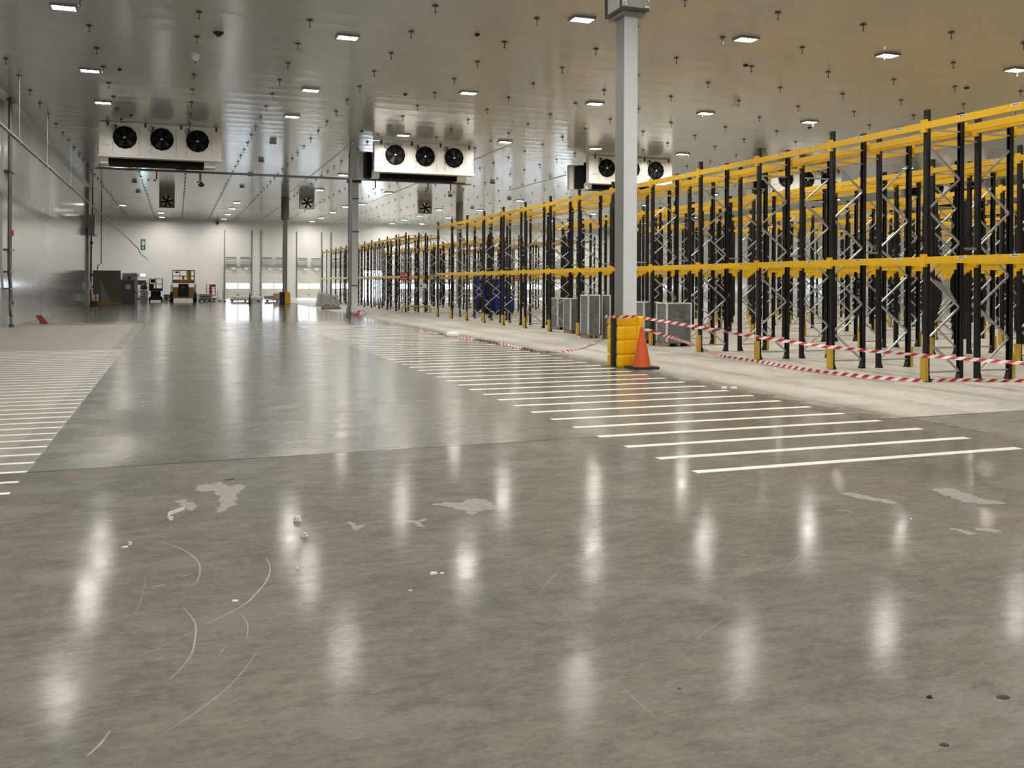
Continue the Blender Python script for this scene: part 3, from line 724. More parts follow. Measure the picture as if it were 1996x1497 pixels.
# cone
def cone(loc, h, rb_, name_label, basemat='dark_rubber', bodymat='orange_plastic'):
    t = thing('traffic_cone', name_label, 'traffic cone', loc)
    MB().prism([(-rb_ * 1.5 * a, -rb_ * 1.5 * b) for a, b in ((1, .85), (.85, 1), (-.85, 1), (-1, .85), (-1, -.85), (-.85, -1), (.85, -1), (1, -.85))], 0, .05).build('base', basemat, t, None, .008)
    MB().lathe([(rb_, .05), (rb_ * .93, .1), (rb_ * .2, h - .05), (rb_ * .15, h), (rb_ * .1, h)], 28).build('body', bodymat, t)
    return t
cn = cone((9.31, 17.58, 0), .89, .195, 'faded orange traffic cone beside the nearest column guard')

pc = thing('building_column', 'far column with grey pipe and straps left of the middle cooler', 'column', (9.62, 53.4, 0), None, 'thing')
MB().box(-.18, -.2, 0, .2, .2, HC).build('shaft', 'column_grey', pc, None, .006)
MB().box(-.3, -.3, 7.75, .24, .3, HC).build('head_box', 'column_grey', pc)
for z in (1.6, 4.7, 6.6): MB().box(-.22, -.23, z, .22, .23, z + .06).build('strap', 'hook_steel', pc)
MB().tube([(-.3, -.1, 0), (-.3, -.1, 7.6)], .07, 10).build('side_pipe', 'pipe_grey', pc)
MB().box(-.4, -.28, 7.55, .35, .28, 7.72).build('collar', 'hook_steel', pc)
for x, lab, guard in ((8.35, 'slim grey column with dark clad head standing among the far materials', True), (23.3, 'dark grey clad column rising behind the near racks', False)):
    c3 = thing('building_column', lab, 'column', (x, 78.0, 0), None, 'thing')
    MB().box(-.18, -.18, 0, .18, .18, 7.0).build('shaft', 'column_dark', c3)
    MB().lathe([(.30, 6.9), (.33, 6.95), (.33, HC)], 20).build('clad_head', 'column_dark', c3)
    if guard:
        g3 = thing('column_guard', 'yellow and black guard box round the far slim column', 'column guard', (x, 78.0, 0))
        MB().box(-.03, -.4, 0, .42, .4, 1.0).build('yellow_half', 'yellow_paint', g3, None, .04)
        MB().box(-.42, -.4, 0, -.03, .4, 1.0).build('black_half', 'black_plastic', g3, None, .04)

# ------------------------------------------------------------------ pallet racking
PH, BAY, FD = 5.07, 2.643, .885
def post_mesh(h):
    # C section, .1 wide along y, .075 deep along x (web faces -x), foot plate and gusset
    t_ = .012
    poly = [(0, -.05), (.075, -.05), (.075, -.03), (.063, -.03), (.063, -.038), (t_, -.038), (t_, .038), (.063, .038), (.063, .03), (.075, .03), (.075, .05), (0, .05)]
    mb = MB().prism(poly, .01, h)
    mb.box(-.012, -.06, 0, .125, .06, .012)
    mb.add([(.075, -.05, .012), (.118, -.05, .012), (.075, -.05, .14), (.075, .05, .012), (.118, .05, .012), (.075, .05, .14)], [(0, 1, 2), (5, 4, 3), (0, 3, 4, 1), (1, 4, 5, 2), (2, 5, 3, 0)])
    return mb.mesh('post', 'black_steel')
def brace_mesh(h):
    # lattice between posts at x = 0 (web outside) and x = FD ; starts low at the far post
    mb = MB(); a, b = .055, FD - .055
    def cbar(p, q):
        mb.bar(p, q, .03, .042, 0, (0, 1, 0))
    cbar((a, 0, .18), (b, 0, .18))
    z = .18; k = 0
    while z + .605 < h - .4:
        p = (b, 0, z) if k % 2 == 0 else (a, 0, z); q = (a, 0, z + .605) if k % 2 == 0 else (b, 0, z + .605)
        cbar(p, q); z += .605; k += 1
    cbar((a, 0, z), (b, 0, z)); cbar((a, 0, z + .29), (b, 0, z + .29))
    return mb.mesh('upright_frame', 'galvanised')
def beam_mesh(L):
    mb = MB()
    mb.box(-.05, .05, -.065, -.0, L - .05, .065)
    mb.box(-.058, .05, -.065, -.05, L - .05, .02)
    for y in (.0, L - .062): mb.box(-.064, y, -.125, -.002, y + .062, .115)
    return mb.mesh('beam', 'yellow_paint')
def label_mesh():
    mb = MB().box(-.062, -.09, .018, -.0585, .09, .058, 0)
    x = -.07
    for k in range(14):
        wd = random.choice((.004, .006, .009)); mb.box(-.0635, x, .026, -.062, x + wd, .05, 1); x += .0102
    return mb.mesh('location_label', 'white_label', 'ink')
ME_POST, ME_POST2 = post_mesh(PH), post_mesh(PH - .2)
ME_BR, ME_BR2 = brace_mesh(PH), brace_mesh(PH - .2)
ME_BEAM, ME_LAB = beam_mesh(BAY), label_mesh()
ME_SP = MB().box(0, -.02, -.02, .35, .02, .02).mesh('row_spacer', 'galvanised')
gp = [(-.035, -.07), (.03, -.07), (.03, -.055), (-.018, -.055), (-.018, .055), (.03, .055), (.03, .07), (-.035, .07)]
ME_GUARD = MB().prism(gp, .013, .45).mesh('foot_guard', 'guard_paint')
def flip(o): o.rotation_euler.z = math.pi; return o
def rack(x, ys, mirrored, block2, label, labels_on, guards, spacers):
    """one run; x = outer face.  The aisle face looks to -x, or to +x when mirrored"""
    t = thing('pallet_rack', label, 'rack', (x, ys[0], 0), 'pallet rack runs')
    if mirrored: t.rotation_euler.z = math.pi
    sg = -1 if mirrored else 1
    mp_, mbr = (ME_POST2, ME_BR2) if block2 else (ME_POST, ME_BR)
    zt = 4.60 if block2 else 4.765; zm = 2.17 if block2 else 2.265
    for i, y in enumerate(ys):
        ly = (y - ys[0]) * sg
        f = link('upright_frame', mbr, t, (0, ly, 0))
        link('post', mp_, f)
        flip(link('post', mp_, f, (FD, 0, 0)))
        if guards: link('foot_guard', ME_GUARD, f, (-.005, 0, 0))
        if spacers and not mirrored:
            for z in (2.5, 4.54): link('row_spacer', ME_SP, t, (FD, ly, z))
        if i < len(ys) - 1:
            for z in (zm, zt):
                y0 = min(ly, (ys[i + 1] - ys[0]) * sg)
                b = link('beam', ME_BEAM, t, (0, y0, z))
                if labels_on:
                    for q in (.62, 1.72): link('location_label', ME_LAB, b, (0, q, 0))
                flip(link('beam', ME_BEAM, t, (FD, y0 + BAY, z)))
    return t
ORD = ['first', 'second', 'third', 'fourth', 'fifth', 'sixth', 'seventh']
PITCH = 5.3
for k in range(7):
    x = 13.1 + PITCH * k
    y_all = [13.6 - BAY * 2 + BAY * j for j in range(16)]
    ymin = max(10.9, .87 * x - 4.0)
    ys = [y for y in y_all if y > ymin - .05]
    if k == 0:
        la = 'front run of the near racking, along the open floor behind the barrier tape'; lb = 'back run behind the front rack row of the near racking'
    else:
        la = 'near racking, facing run of the %s double row counted from the open floor' % ORD[k]; lb = 'near racking, rear run of the %s double row counted from the open floor' % ORD[k]
    rack(x, ys, False, False, la, k < 2, True, True)
    rack(x + 2 * FD + .35, ys, True, False, lb, False, k < 3, False)
for k in range(3):
    x = 13.1 + PITCH * k
    ys = [55.35 + BAY * j for j in range(14)]
    if k == 0: la, lb = 'front run of the distant racking beyond the yellow hoop barrier', 'back run behind the front row of the distant racking'
    else: la, lb = 'distant racking, facing run of the %s double row' % ORD[k], 'distant racking, rear run of the %s double row' % ORD[k]
    rack(x, ys, False, True, la, False, False, True)
    rack(x + 2 * FD + .35, ys, True, True, lb, False, False, False)

# signs on the rack ends
def text(s, size, m, parent, loc, ext=.003):
    cu = bpy.data.curves.new('lettering', 'FONT'); cu.body = s; cu.size = size; cu.align_x = 'CENTER'; cu.align_y = 'CENTER'; cu.extrude = ext
    cu.materials.append(MATS[m])
    t_ = bpy.data.objects.new('lettering', cu); COL.objects.link(t_)
    bpy.context.view_layer.update()
    me = bpy.data.meshes.new_from_object(t_.evaluated_get(bpy.context.evaluated_depsgraph_get()))
    bpy.data.objects.remove(t_)
    o = link('lettering', me, parent, loc); o.rotation_euler.x = math.pi / 2
    return o
for s_, x, y, z, m, lab in (('GA', 13.02, 55.287, 2.2, 'sign_red', 'red aisle sign reading GA on the distant rack end'), ('GB', 15.1, 55.287, 2.2, 'sign_green', 'green aisle sign reading GB on the distant rack end'), ('GC', 20.3, 55.287, 2.2, 'sign_red', 'red aisle sign reading GC on the distant rack end')):
    t = thing('aisle_sign', lab, 'sign', (x, y, z), 'aisle signs')
    MB().box(-.23, 0, -.24, .23, .012, .24).build('board', m, t)
    text(s_, .30, 'sign_white', t, (0, -.004, .07))
    MB().box(-.15, -.005, -.15, .15, 0, -.12).build('small_print', 'sign_white', t)
nb = thing('notice_board', 'white load notice plate on the distant rack end', 'sign', (14.2, 55.287, 1.62))
MB().box(-.24, 0, -.13, .24, .012, .13).build('plate', 'sign_white', nb); MB().box(-.18, -.004, -.06, -.06, 0, .07).build('symbol', 'cabinet_grey', nb)
# yellow hoop barrier between the rack blocks
hbx = thing('hoop_barrier', 'low yellow tubular hoop barrier between the two rack blocks', 'barrier', (12.75, 54.6, 0))
MB().tube([(0, 0, 0), (0, 0, .26), (.06, .02, .34), (.14, .04, .37), (1.75, .5, .37), (1.83, .52, .34), (1.89, .54, .26), (1.89, .54, 0)], .05, 10).build('hoop', 'guard_paint', hbx)
for x, y in ((0, 0), (1.89, .54)): MB().box(x - .1, y - .1, 0, x + .1, y + .1, .02).build('foot', 'guard_paint', hbx)

# ------------------------------------------------------------------ wrapped loads in the racks
def wrapped(x0, y0, wx, wy, h, label):
    t = thing('wrapped_load', label, 'pallet load', (x0, y0, 0), 'grey wrapped pallet loads')
    p = MB()
    for k in range(3): p.box(k * (wx - .09) / 2, 0, 0, k * (wx - .09) / 2 + .09, wy, .1)
    for k in range(5): p.box(0, k * (wy - .08) / 4, .1, wx, k * (wy - .08) / 4 + .08, .125)
    p.build('pallet', 'pallet_wood', t)
    g = MB(); nx, ny, nz = 6, 6, 14
    for face in range(4):
        idx = {}
        for i in range(7):
            for j in range(nz + 1):
                a = i / 6; z = .13 + (h - .13) * j / nz
                e = .012 * math.sin(j * 2.1 + i * 1.7 + face) + random.uniform(-.014, .014)
                tk = .02 * math.sin(math.pi * j / nz)
                q = {0: (wx * a, -e + tk), 1: (wx + e - tk, wy * a), 2: (wx * (1 - a), wy + e - tk), 3: (-e + tk, wy * (1 - a))}[face]
                if i in (0, 6): q = {0: (wx * a, 0), 1: (wx, wy * a), 2: (wx * (1 - a), wy), 3: (0, wy * (1 - a))}[face]
                idx[i, j] = (q[0], q[1], z)
        keys = list(idx); pos = {k_: n for n, k_ in enumerate(keys)}
        g.add([idx[k_] for k_ in keys], [(pos[i, j], pos[i + 1, j], pos[i + 1, j + 1], pos[i, j + 1]) for i in range(6) for j in range(nz)], 0, True)
    g.add([(0, 0, h), (wx, 0, h), (wx, wy, h), (0, wy, h), (wx / 2, wy / 2, h + .04)], [(0, 1, 4), (1, 2, 4), (2, 3, 4), (3, 0, 4)])
    g.build('wrapped_goods', 'wrap_grey', t)
    for cx, cy in ((0, 0), (wx, 0), (0, wy)):
        sx = 1 if cx == 0 else -1; sy = 1 if cy == 0 else -1
        MB().box(min(cx - sx * .012, cx + sx * .03), cy - .012 * sy if sy > 0 else cy, .14, max(cx - sx * .012, cx + sx * .03), cy + .002 if sy > 0 else cy + .012, h).box(min(cx - sx * .012, cx), min(cy, cy + sy * .035), .14, max(cx - sx * .012, cx), max(cy, cy + sy * .035), h).build('edge_strip', 'edge_white', t)
    MB().box(-.01, -.01, h - .02, wx + .01, .03, h + .02).box(-.01, 0, h - .02, .03, wy, h + .02).build('top_edge', 'edge_white', t)
wrapped(13.95, 33.3, .55, .8, 1.22, 'grey wrapped pallet load farthest left, behind the black rack posts')
wrapped(13.3, 30.55, .42, .62, 1.26, 'grey wrapped pallet load second from the left in the front rack')
wrapped(13.75, 29.95, .42, .45, 1.25, 'narrow grey wrapped pallet load third from the left in the front rack')
wrapped(12.7, 27.72, .42, .62, 1.42, 'tall grey wrapped pallet load standing forward of the rack posts')
wrapped(13.32, 27.35, .75, .6, 1.42, 'tall grey wrapped pallet load just left of the nearest column')
wrapped(13.25, 24.9, .5, .65, 1.25, 'grey wrapped pallet load partly behind the nearest column')
wrapped(13.2, 23.42, .8, .6, 1.25, 'large dark wrapped pallet load right of the nearest column')

# ------------------------------------------------------------------ barrier tapes
def tape(name, pts, wd, seg, label, twist=0., flat=False):
    P = smooth([Vector(p) for p in pts], 10)
    # resample evenly
    L = [0]
    for a, b in zip(P, P[1:]): L.append(L[-1] + (b - a).length)
    n = int(L[-1] / (seg / 2)); Q = []; j = 0
    for i in range(n + 1):
        s = L[-1] * i / n
        while j < len(L) - 2 and L[j + 1] < s: j += 1
        Q.append(P[j].lerp(P[j + 1], (s - L[j]) / max(L[j + 1] - L[j], 1e-6)))
    mb = MB(); U = []; D = []
    for i, q in enumerate(Q):
        d = (Q[min(i + 1, n)] - Q[max(i - 1, 0)]).normalized()
        side = d.cross(Vector((0, 0, 1))).normalized(); upd = side.cross(d)
        a = (math.pi / 2 if flat else 0) + twist * math.sin(i * .23) + twist * .5 * math.sin(i * .61)
        e = (upd * math.cos(a) + side * math.sin(a)) * wd / 2
        U.append(q + e + d * seg * .22); D.append(q - e - d * seg * .22)
    for i in range(n): mb.quad(D[i], D[i + 1], U[i + 1], U[i], (i // 1) % 2)
    o = mb.build(name, ('tape_white', 'tape_red'))
    return tag(o, label, 'tape')
g0 = Vector((COLX + .33, COLY - .2, 1.06))
up_pts = [(COLX - .345, COLY + .3, 1.08), (COLX - .345, COLY - .36, 1.09), (COLX, COLY - .37, 1.10), g0]
for u, v in ((1340, 634), (1472, 656), (1616, 676), (1803, 693), (1996, 708), (2080, 712)):
    t_ = (u - 1265) / (1996 - 1265); up_pts.append(atd(u, v, 1 / (1 / 19.6 * (1 - t_) + 1 / 15.6 * t_)))
tape('barrier_tape', up_pts, .066, .22, 'red and white barrier tape tied from the column guard across the front posts', .5)
lo = [(COLX + .3, COLY - .34, .82)]
lo += [atd(1300, 655, 20.3), atd(1343, 669, 22.5)]
for u, v in ((1362, 676), (1400, 692), (1470, 703), (1560, 718.5), (1650, 730), (1740, 738)):
    lo.append(fl(u, v, .05))
for u, v in ((1800, 741.5), (1875, 741), (1996, 742.5), (2100, 744)): lo.append(fl(u, v, .03) )
tape('barrier_tape', lo, .07, .24, 'red and white barrier tape slumped along the floor before the front posts', .3)
ch = [fl(u, v, .025) for u, v in ((1181, 656), (1160, 668), (1130, 679), (1085, 686.5), (1040, 683), (1000, 674), (950, 665), (900, 657.5), (850, 650), (812, 644))]
tape('barrier_tape', ch, .07, .28, 'red and white barrier tape lying in a curve left of the column guard', .9, True)

# ------------------------------------------------------------------ small litter
def chunk(loc, r, h, m, label, cat='rubble', group='bits of rubble on the near floor'):
    mb = MB(); n = 7; a0 = random.random() * 6
    low = [(r * random.uniform(.8, 1.15) * math.cos(a0 + 2 * math.pi * k / n), r * .8 * random.uniform(.8, 1.1) * math.sin(a0 + 2 * math.pi * k / n), 0) for k in range(n)]
    hi = [(x * .75 + random.uniform(-.1, .1) * r, y * .7, h * random.uniform(.5, .9)) for x, y, z in low]
    mb.add(low + hi + [(random.uniform(-.2, .2) * r, 0, h)], [(k, (k + 1) % n, n + (k + 1) % n, n + k) for k in range(n)] + [(n + k, n + (k + 1) % n, 2 * n) for k in range(n)] + [tuple(range(n))[::-1]])
    tag(mb.build('rubble_chunk', m, None, loc), label, cat, group)
chunk(fl(580, 1016), .033, .05, 'rubble', 'largest pale rubble chunk, left of centre on the dark near floor')
chunk(fl(594, 1046), .028, .035, 'rubble', 'wedge-shaped pale rubble chunk just below the largest one')
chunk(fl(580, 1109), .014, .02, 'rubble', 'tiny pale rubble pebble below the two larger chunks')
chunk(fl(253, 1062), .018, .025, 'rubble', 'small white pebble resting on a white flake near the curled strip')
chunk(fl(243, 1067), .022, .01, 'rubble', 'thin white flake beside the small white pebble')
chunk(fl(845, 1118), .03, .012, 'rubble', 'flat oval white flake near the middle of the floor')
chunk(fl(862, 1117), .016, .004, 'rubble', 'thin white splinter next to the flat oval flake')
chunk(fl(458, 1171), .022, .006, 'rubble', 'small white flake among the curved scuff marks')
chunk(fl(800, 1151), .012, .006, 'rubble', 'tiny white flake below the flat oval one')
chunk(fl(1776, 1012), .012, .012, 'rubble', 'tiny white speck on the right side of the near floor')
chunk(fl(1412, 756), .06, .03, 'rubble', 'crumbly white debris by the floor joint near the stripes', 'rubble')
chunk(fl(1430, 756), .07, .025, 'rubble', 'longer crumbly white debris right beside the floor joint', 'rubble')
chunk(fl(1812, 1360), .016, .012, 'dark_scrap', 'small black square scrap at lower right', 'scrap', 'dark scraps')
chunk(fl(1955, 1359), .035, .004, 'dark_scrap', 'dark leaf-shaped scrap at the lower right edge', 'scrap', 'dark scraps')
chunk(fl(1840, 1452), .022, .003, 'dark_scrap', 'dark oval scrap near the bottom right corner', 'scrap', 'dark scraps')
chunk(fl(1324, 1342), .012, .003, 'dark_scrap', 'tiny dark scrap at lower right of centre', 'scrap', 'dark scraps')
mb = MB(); P = smooth(scr([(1432, 697), (1390, 712), (1345, 728), (1312, 745), (1305, 760), (1318, 774), (1342, 778)], 0, 820, 3.992), 4)
for i in range(len(P) - 1):
    for a, b in ((P[i], P[i + 1]),): mb.quad(a + Vector((0, 0, .001)), b + Vector((0, 0, .001)), b + Vector((.006, .012, .030)), a + Vector((.006, .012, .030)))
po = mb.build('plastic_strip', 'white_label'); sm_ = po.modifiers.new('thick', 'SOLIDIFY'); sm_.thickness = .004
tag(po, 'curled white plastic strip lying on the dark near floor', 'plastic strip')
tag(strip(MB(), [fl(438, 935.5), fl(446, 935.3), fl(457, 933)], .03, .004).build('dark_sliver', 'dark_scrap'), 'thin black sliver by the pale cement stain', 'scrap')
wb = MB()
for k in range(7):
    a = 2 * math.pi * k / 7; wb.lathe([(.1, 0), (.14, .06), (.11, .14), (.03, .18)], 7, (.12 * math.cos(a), .1 * math.sin(a), 0))
tag(wb.build('crumpled_wrap', 'white_label', None, fl(883, 657)), 'crumpled white wrap on the floor by the left barrier tape', 'wrap')
mb = MB()
for k in range(46):
    a = random.uniform(0, 6.28); r = random.uniform(.0, .42)
    p = Vector((r * 1.5 * math.cos(a), r * math.sin(a), random.uniform(.02, .3 * (1 - r) + .03)))
    q = p + Vector((random.uniform(-.25, .25), random.uniform(-.2, .2), random.uniform(-.1, .1))); q.z = max(q.z, .02)
    mb.bar(p, q, .07, .012)
tag(mb.build('tape_heap', 'pink_tape', None, fl(690, 615) + Vector((.1, -.4, 0))), 'tangled heap of pink and white tape at the pipe-clad column foot', 'tape heap')
tag(MB().box(-.5, -.02, 0, .5, .02, .01).build('white_batten', 'white_label', None, fl(1070, 660)), 'thin white batten on the floor before the wrapped loads', 'batten')

# ------------------------------------------------------------------ far end machines and materials
def rails(mb, x0, x1, y0, y1, z0, z1, r, mids, posts):
    for z in (z1, *mids):
        mb.tube([(x0, y0, z), (x1, y0, z), (x1, y1, z), (x0, y1, z), (x0, y0, z)], r, 6)
    for i in range(posts):
        x = x0 + (x1 - x0) * i / (posts - 1)
        for y in (y0, y1): mb.tube([(x, y, z0), (x, y, z1)], r, 6)
    return mb
# big yellow platform lift
yl = thing('scissor_lift', 'large yellow and black scissor lift before the far wall', 'scissor lift', (.55, 86.6, 0))
MB().box(-.85, -1.6, .38, .85, 1.6, .72).box(-.85, -1.62, .72, -.42, -.2, 1.32).box(.42, -1.62, .72, .85, -.2, 1.32).build('chassis', 'machine_yellow', yl, None, .03)
MB().box(-.42, -1.68, .5, .42, -1.0, 1.62).build('engine_hood', 'machine_dark', yl, None, .05)
MB().box(-.1, -1.69, 1.28, .1, -1.68, 1.36).build('hood_badge', 'lamp_body', yl)
for x in (-1.12, .8):
    for y in (-1.15, 1.15): MB().lathe([(.16, 0), (.44, .03), (.46, .1), (.46, .22), (.44, .29), (.16, .32)], 20, (0, 0, 0), axis='y').build('wheel', 'machine_dark', yl, (x + (0 if x < 0 else 0), y, .46)).rotation_euler.z = -math.pi / 2
sc_ = MB()
for k in range(3):
    z = .75 + k * .28
    for x in (-.35, .35): sc_.bar((x, -1.3, z), (x, 1.3, z + .26), .06, .1).bar((x, 1.3, z), (x, -1.3, z + .26), .06, .1)
sc_.build('scissor_arms', 'machine_dark', yl)
MB().box(-.92, -1.7, 1.68, .92, 1.7, 1.8).box(-.92, -1.72, 1.8, .92, -1.69, 1.98).build('platform', 'machine_yellow', yl, None, .02)
rails(MB(), -.9, .9, -1.68, 1.68, 1.8, 2.8, .028, (2.3,), 4).build('guard_rails', 'machine_rail', yl)
MB().box(.35, -1.7, 1.95, .62, -1.62, 2.75).box(-.12, -1.7, 2.0, .08, -1.62, 2.28).build('rail_panel', 'machine_yellow', yl)
MB().box(-.68, -1.62, 2.55, -.4, -1.45, 2.7).build('control_box', 'machine_dark', yl)
for x in (-1.0, 1.0): MB().tube([(x, -1.6, .9), (x, -1.6, 1.5), (x * .96, -1.6, 1.62), (x * .9, -1.6, 1.5), (x * .88, -1.6, .9)], .035, 6).build('fender_hoop', 'machine_dark', yl)
# small dark platform lift
sl = thing('scissor_lift', 'small dark scissor lift with an orange rail left of the yellow one', 'scissor lift', (-1.72, 86.8, 0))
MB().box(-.5, -.9, .2, .5, .9, .5).build('chassis', 'machine_dark', sl, None, .03)
for x in (-.55, .43):
    for y in (-.65, .65): MB().lathe([(.06, 0), (.19, .02), (.2, .06), (.19, .1), (.06, .12)], 14, axis='y').build('wheel', 'machine_dark', sl, (x, y, .2)).rotation_euler.z = -math.pi / 2
sc_ = MB()
for k in range(3):
    z = .5 + k * .15
    for x in (-.3, .3): sc_.bar((x, -.8, z), (x, .8, z + .14), .05, .07).bar((x, .8, z), (x, -.8, z + .14), .05, .07)
sc_.box(-.4, -.7, .5, .4, .7, .98)
sc_.build('scissor_arms', 'machine_dark', sl)
MB().box(-.55, -.95, 1.0, .55, .95, 1.1).box(-.55, -.97, 1.1, .55, -.95, 1.22).build('platform', 'machine_dark', sl)
rails(MB(), -.53, .53, -.93, .93, 1.1, 2.05, .024, (1.6,), 3).build('guard_rails', 'machine_rail', sl)
MB().box(-.5, -.96, 1.2, -.15, -.8, 1.6).box(-.42, -.95, 1.7, -.05, -.9, 2.0).build('control_box', 'machine_dark', sl)
# red mast lift at the right
rl = thing('mast_lift', 'small red personnel lift against the far wall', 'lift', (3.0, 91.3, 0))
MB().box(-.45, -.5, .05, .45, .5, .3).build('base', 'rust_red', rl)
MB().box(-.12, .2, .3, .12, .4, 1.5).build('mast', 'red_machine', rl)
rails(MB(), -.4, .4, -.4, .2, .55, 1.55, .025, (.9, 1.2), 3).build('cage', 'red_machine', rl)
MB().box(-.42, -.42, .5, .42, .22, .56).box(.1, -.42, 1.35, .35, -.36, 1.55).build('floor_plate', 'machine_dark', rl)
# cabinets at the left
oc = thing('board_cabinet', 'tall olive board enclosure at the end of the left wall', 'cabinet', (-5.3, 81.3, 0))
MB().box(-1.05, 0, .12, 1.0, 1.2, 2.68).build('enclosure', 'board_olive', oc, None, .01)
MB().box(-1.05, -.01, 0, 1.0, 1.2, .12).build('yellow_plinth', 'guard_paint', oc)
MB().add([(-.5, -.004, 2.0), (.3, -.004, .14), (-.42, -.004, .14)], [(0, 1, 2)]).build('pale_patch', 'board_pale', oc)
gc = thing('door_cabinet', 'grey cabinet with a white notice on its door', 'cabinet', (-3.72, 81.3, 0))
MB().box(-.52, 0, 0, .52, .7, 1.95).build('body', 'cabinet_grey', gc, None, .02)
dr_ = MB().box(-.46, -.03, .08, .46, 0, 1.88).build('door', 'cabinet_grey', gc)
MB().box(-.18, -.036, 1.2, .2, -.03, 1.55).build('notice', 'paper', dr_); MB().box(.34, -.08, .94, .6, -.03, 1.02).build('handle', 'machine_dark', dr_)
hm = thing('pipe_manifold', 'cluster of pale pipes and valves above the grey cabinet', 'manifold', (-3.66, 82.4, 2.2))
for k in range(4):
    MB().tube([(-.55 + .2 * k, 0, -.25), (-.5 + .25 * k, .02, .1 + .07 * (k % 2)), (-.1 + .2 * k, .05, .25), (.35 + .12 * k, .1, .05)], .04, 8).build('pipe', 'galvanised', hm)
for x, z in ((-.35, .12), (.05, .15), (-.02, -.08)): MB().lathe([(.1, -.03), (.1, .03)], 10, (x, -.08, z), axis='y').build('valve', 'white_label' if z > 0 else 'machine_dark', hm)
MB().box(-.55, .1, -2.2, .6, .16, .3).build('backing_board', 'board_white', hm)
ws = thing('wire_shelf', 'white wire shelf unit right of the grey cabinet', 'shelf', (-2.9, 88.0, 0))
fr_ = MB()
for x in (-.35, .35):
    for y in (0, .5): fr_.bar((x, y, 0), (x, y, 1.95), .04, .04)
fr_.build('frame', 'door_grey', ws)
for z in (.15, .4, .75, 1.1, 1.5): MB().box(-.35, 0, z, .35, .5, z + .03).build('shelf', 'door_grey', ws)
MB().box(-.33, .45, 1.5, .33, .47, 1.92).build('back_panel', 'cabinet_grey', ws)
MB().box(-.33, .02, .2, .33, .45, .36).build('bottom_tray', 'cardboard', ws)
# sacks with a red bundle
for k in range(5):
    s_ = MB().lathe([(.01, 0), (.26, .02), (.34, .1), (.3, .19), (.02, .22)], 14)
    so_ = s_.build('cream_sack', 'cream_sack', None, (-2.70 + .05 * (k % 2), 86.3, (.225 * k) * .96)); so_.scale = (1.1, .8, 1)
    tag(so_, 'cream sack left of the small dark lift, ' + ('bottom of the stack', 'second from the bottom', 'middle of the stack', 'second from the top', 'directly under the red bundle')[k], 'sack', 'cream sacks')
rbd = thing('red_bundle', 'red bundle with black straps lying on the cream sacks', 'bundle', (-2.68, 86.3, 1.08))
MB().lathe([(.02, 0), (.26, .05), (.32, .22), (.24, .42), (.05, .52)], 16).build('bag', 'red_machine', rbd); MB().tube([(.05, -.28, .1), (.12, -.33, .3), (.2, -.2, .5), (.3, 0, .6)], .05, 6).build('strap', 'machine_dark', rbd)
# stacks of white boards
def boards(loc, w_, d_, n, label, m='board_white', rz=0, th=.07):
    t = thing('board_stack', label, 'boards', loc, None, None, rz)
    for k in range(n):
        dx, dy = random.uniform(-.12, .12), random.uniform(-.15, .15)
        MB().box(-w_ / 2 + dx, -d_ / 2 + dy, .1 + k * th, w_ / 2 + dx, d_ / 2 + dy, .1 + k * th + th * .85).build('board', m if k % 3 else 'grey_sheet', t)
    p = MB()
    for x in (-w_ * .4, 0, w_ * .4): p.box(x - .06, -d_ / 2, 0, x + .06, d_ / 2, .1)
    p.build('bearer', 'pallet_wood', t)
boards((-.86, 89.3, 0), .55, 1.0, 7, 'white board stack between the two scissor lifts', th=.08)
boards((2.4, 89.4, 0), 1.1, 1.2, 8, 'grey and white sheet stack right of the yellow lift', 'grey_sheet', .1, .075)
boards((3.65, 88.3, 0), 1.2, 1.0, 1, 'low white board on bearers right of the red lift')
boards((5.95, 88.6, 0), 2.9, 1.3, 3, 'wide low stack of white panels before the first dock door', th=.06)
boards((8.85, 88.9, 0), 2.3, 1.2, 2, 'white panels under the brown cardboard sheet', th=.06)
tl = MB().box(-1.3, -.5, .3, 1.3, .5, .5)
tag(tl.build('foam_slab', 'board_white', None, (6.0, 88.6, .0), .05), 'thick white slab on top of the wide panel stack', 'slab')
cbx = MB().add([(-.75, -.2, 0), (.75, -.2, 0), (.75, .4, 0), (-.75, .4, 0), (-.7, .1, .55), (-.1, .1, .5), (.3, .1, .66), (.75, .1, .58), (.75, .16, .58), (.3, .16, .66), (-.1, .16, .5), (-.7, .16, .55)], [(3, 2, 1, 0), (0, 1, 7, 6, 5, 4), (2, 3, 11, 10, 9, 8), (4, 5, 10, 11), (5, 6, 9, 10), (6, 7, 8, 9), (1, 2, 8, 7), (3, 0, 4, 11)])
tag(cbx.build('cardboard_sheet', 'cardboard', None, (9.2, 88.4, .235)), 'brown cardboard sheet leaning on panels left of the slim column', 'cardboard')
cbx2 = MB().box(-.6, -.4, 0, .6, .4, .28)
tag(cbx2.build('flat_carton', 'cardboard', None, (8.3, 89.1, .235), .02), 'flat brown carton beside the leaning cardboard sheet', 'carton')
for x, y, h_, lab in ((3.55, 90.0, 1.0, 'short red stand right of the red lift'), (4.05, 90.2, .95, 'short grey stand farther right of the red lift')):
    t = thing('tripod_stand', lab, 'stand', (x, y, 0))
    MB().tube([(0, 0, .3), (0, 0, h_)], .03, 6).build('pole', 'red_machine' if 'red stand' in lab else 'lamp_body', t)
    for k in range(3): MB().tube([(0, 0, .4), (.25 * math.cos(k * 2.09), .25 * math.sin(k * 2.09), 0)], .02, 6).build('leg', 'lamp_body', t)
cone(fl(487, 592), .95, .13, 'distant dark red traffic cone before the wide panel stack', 'rust_red', 'rust_red')
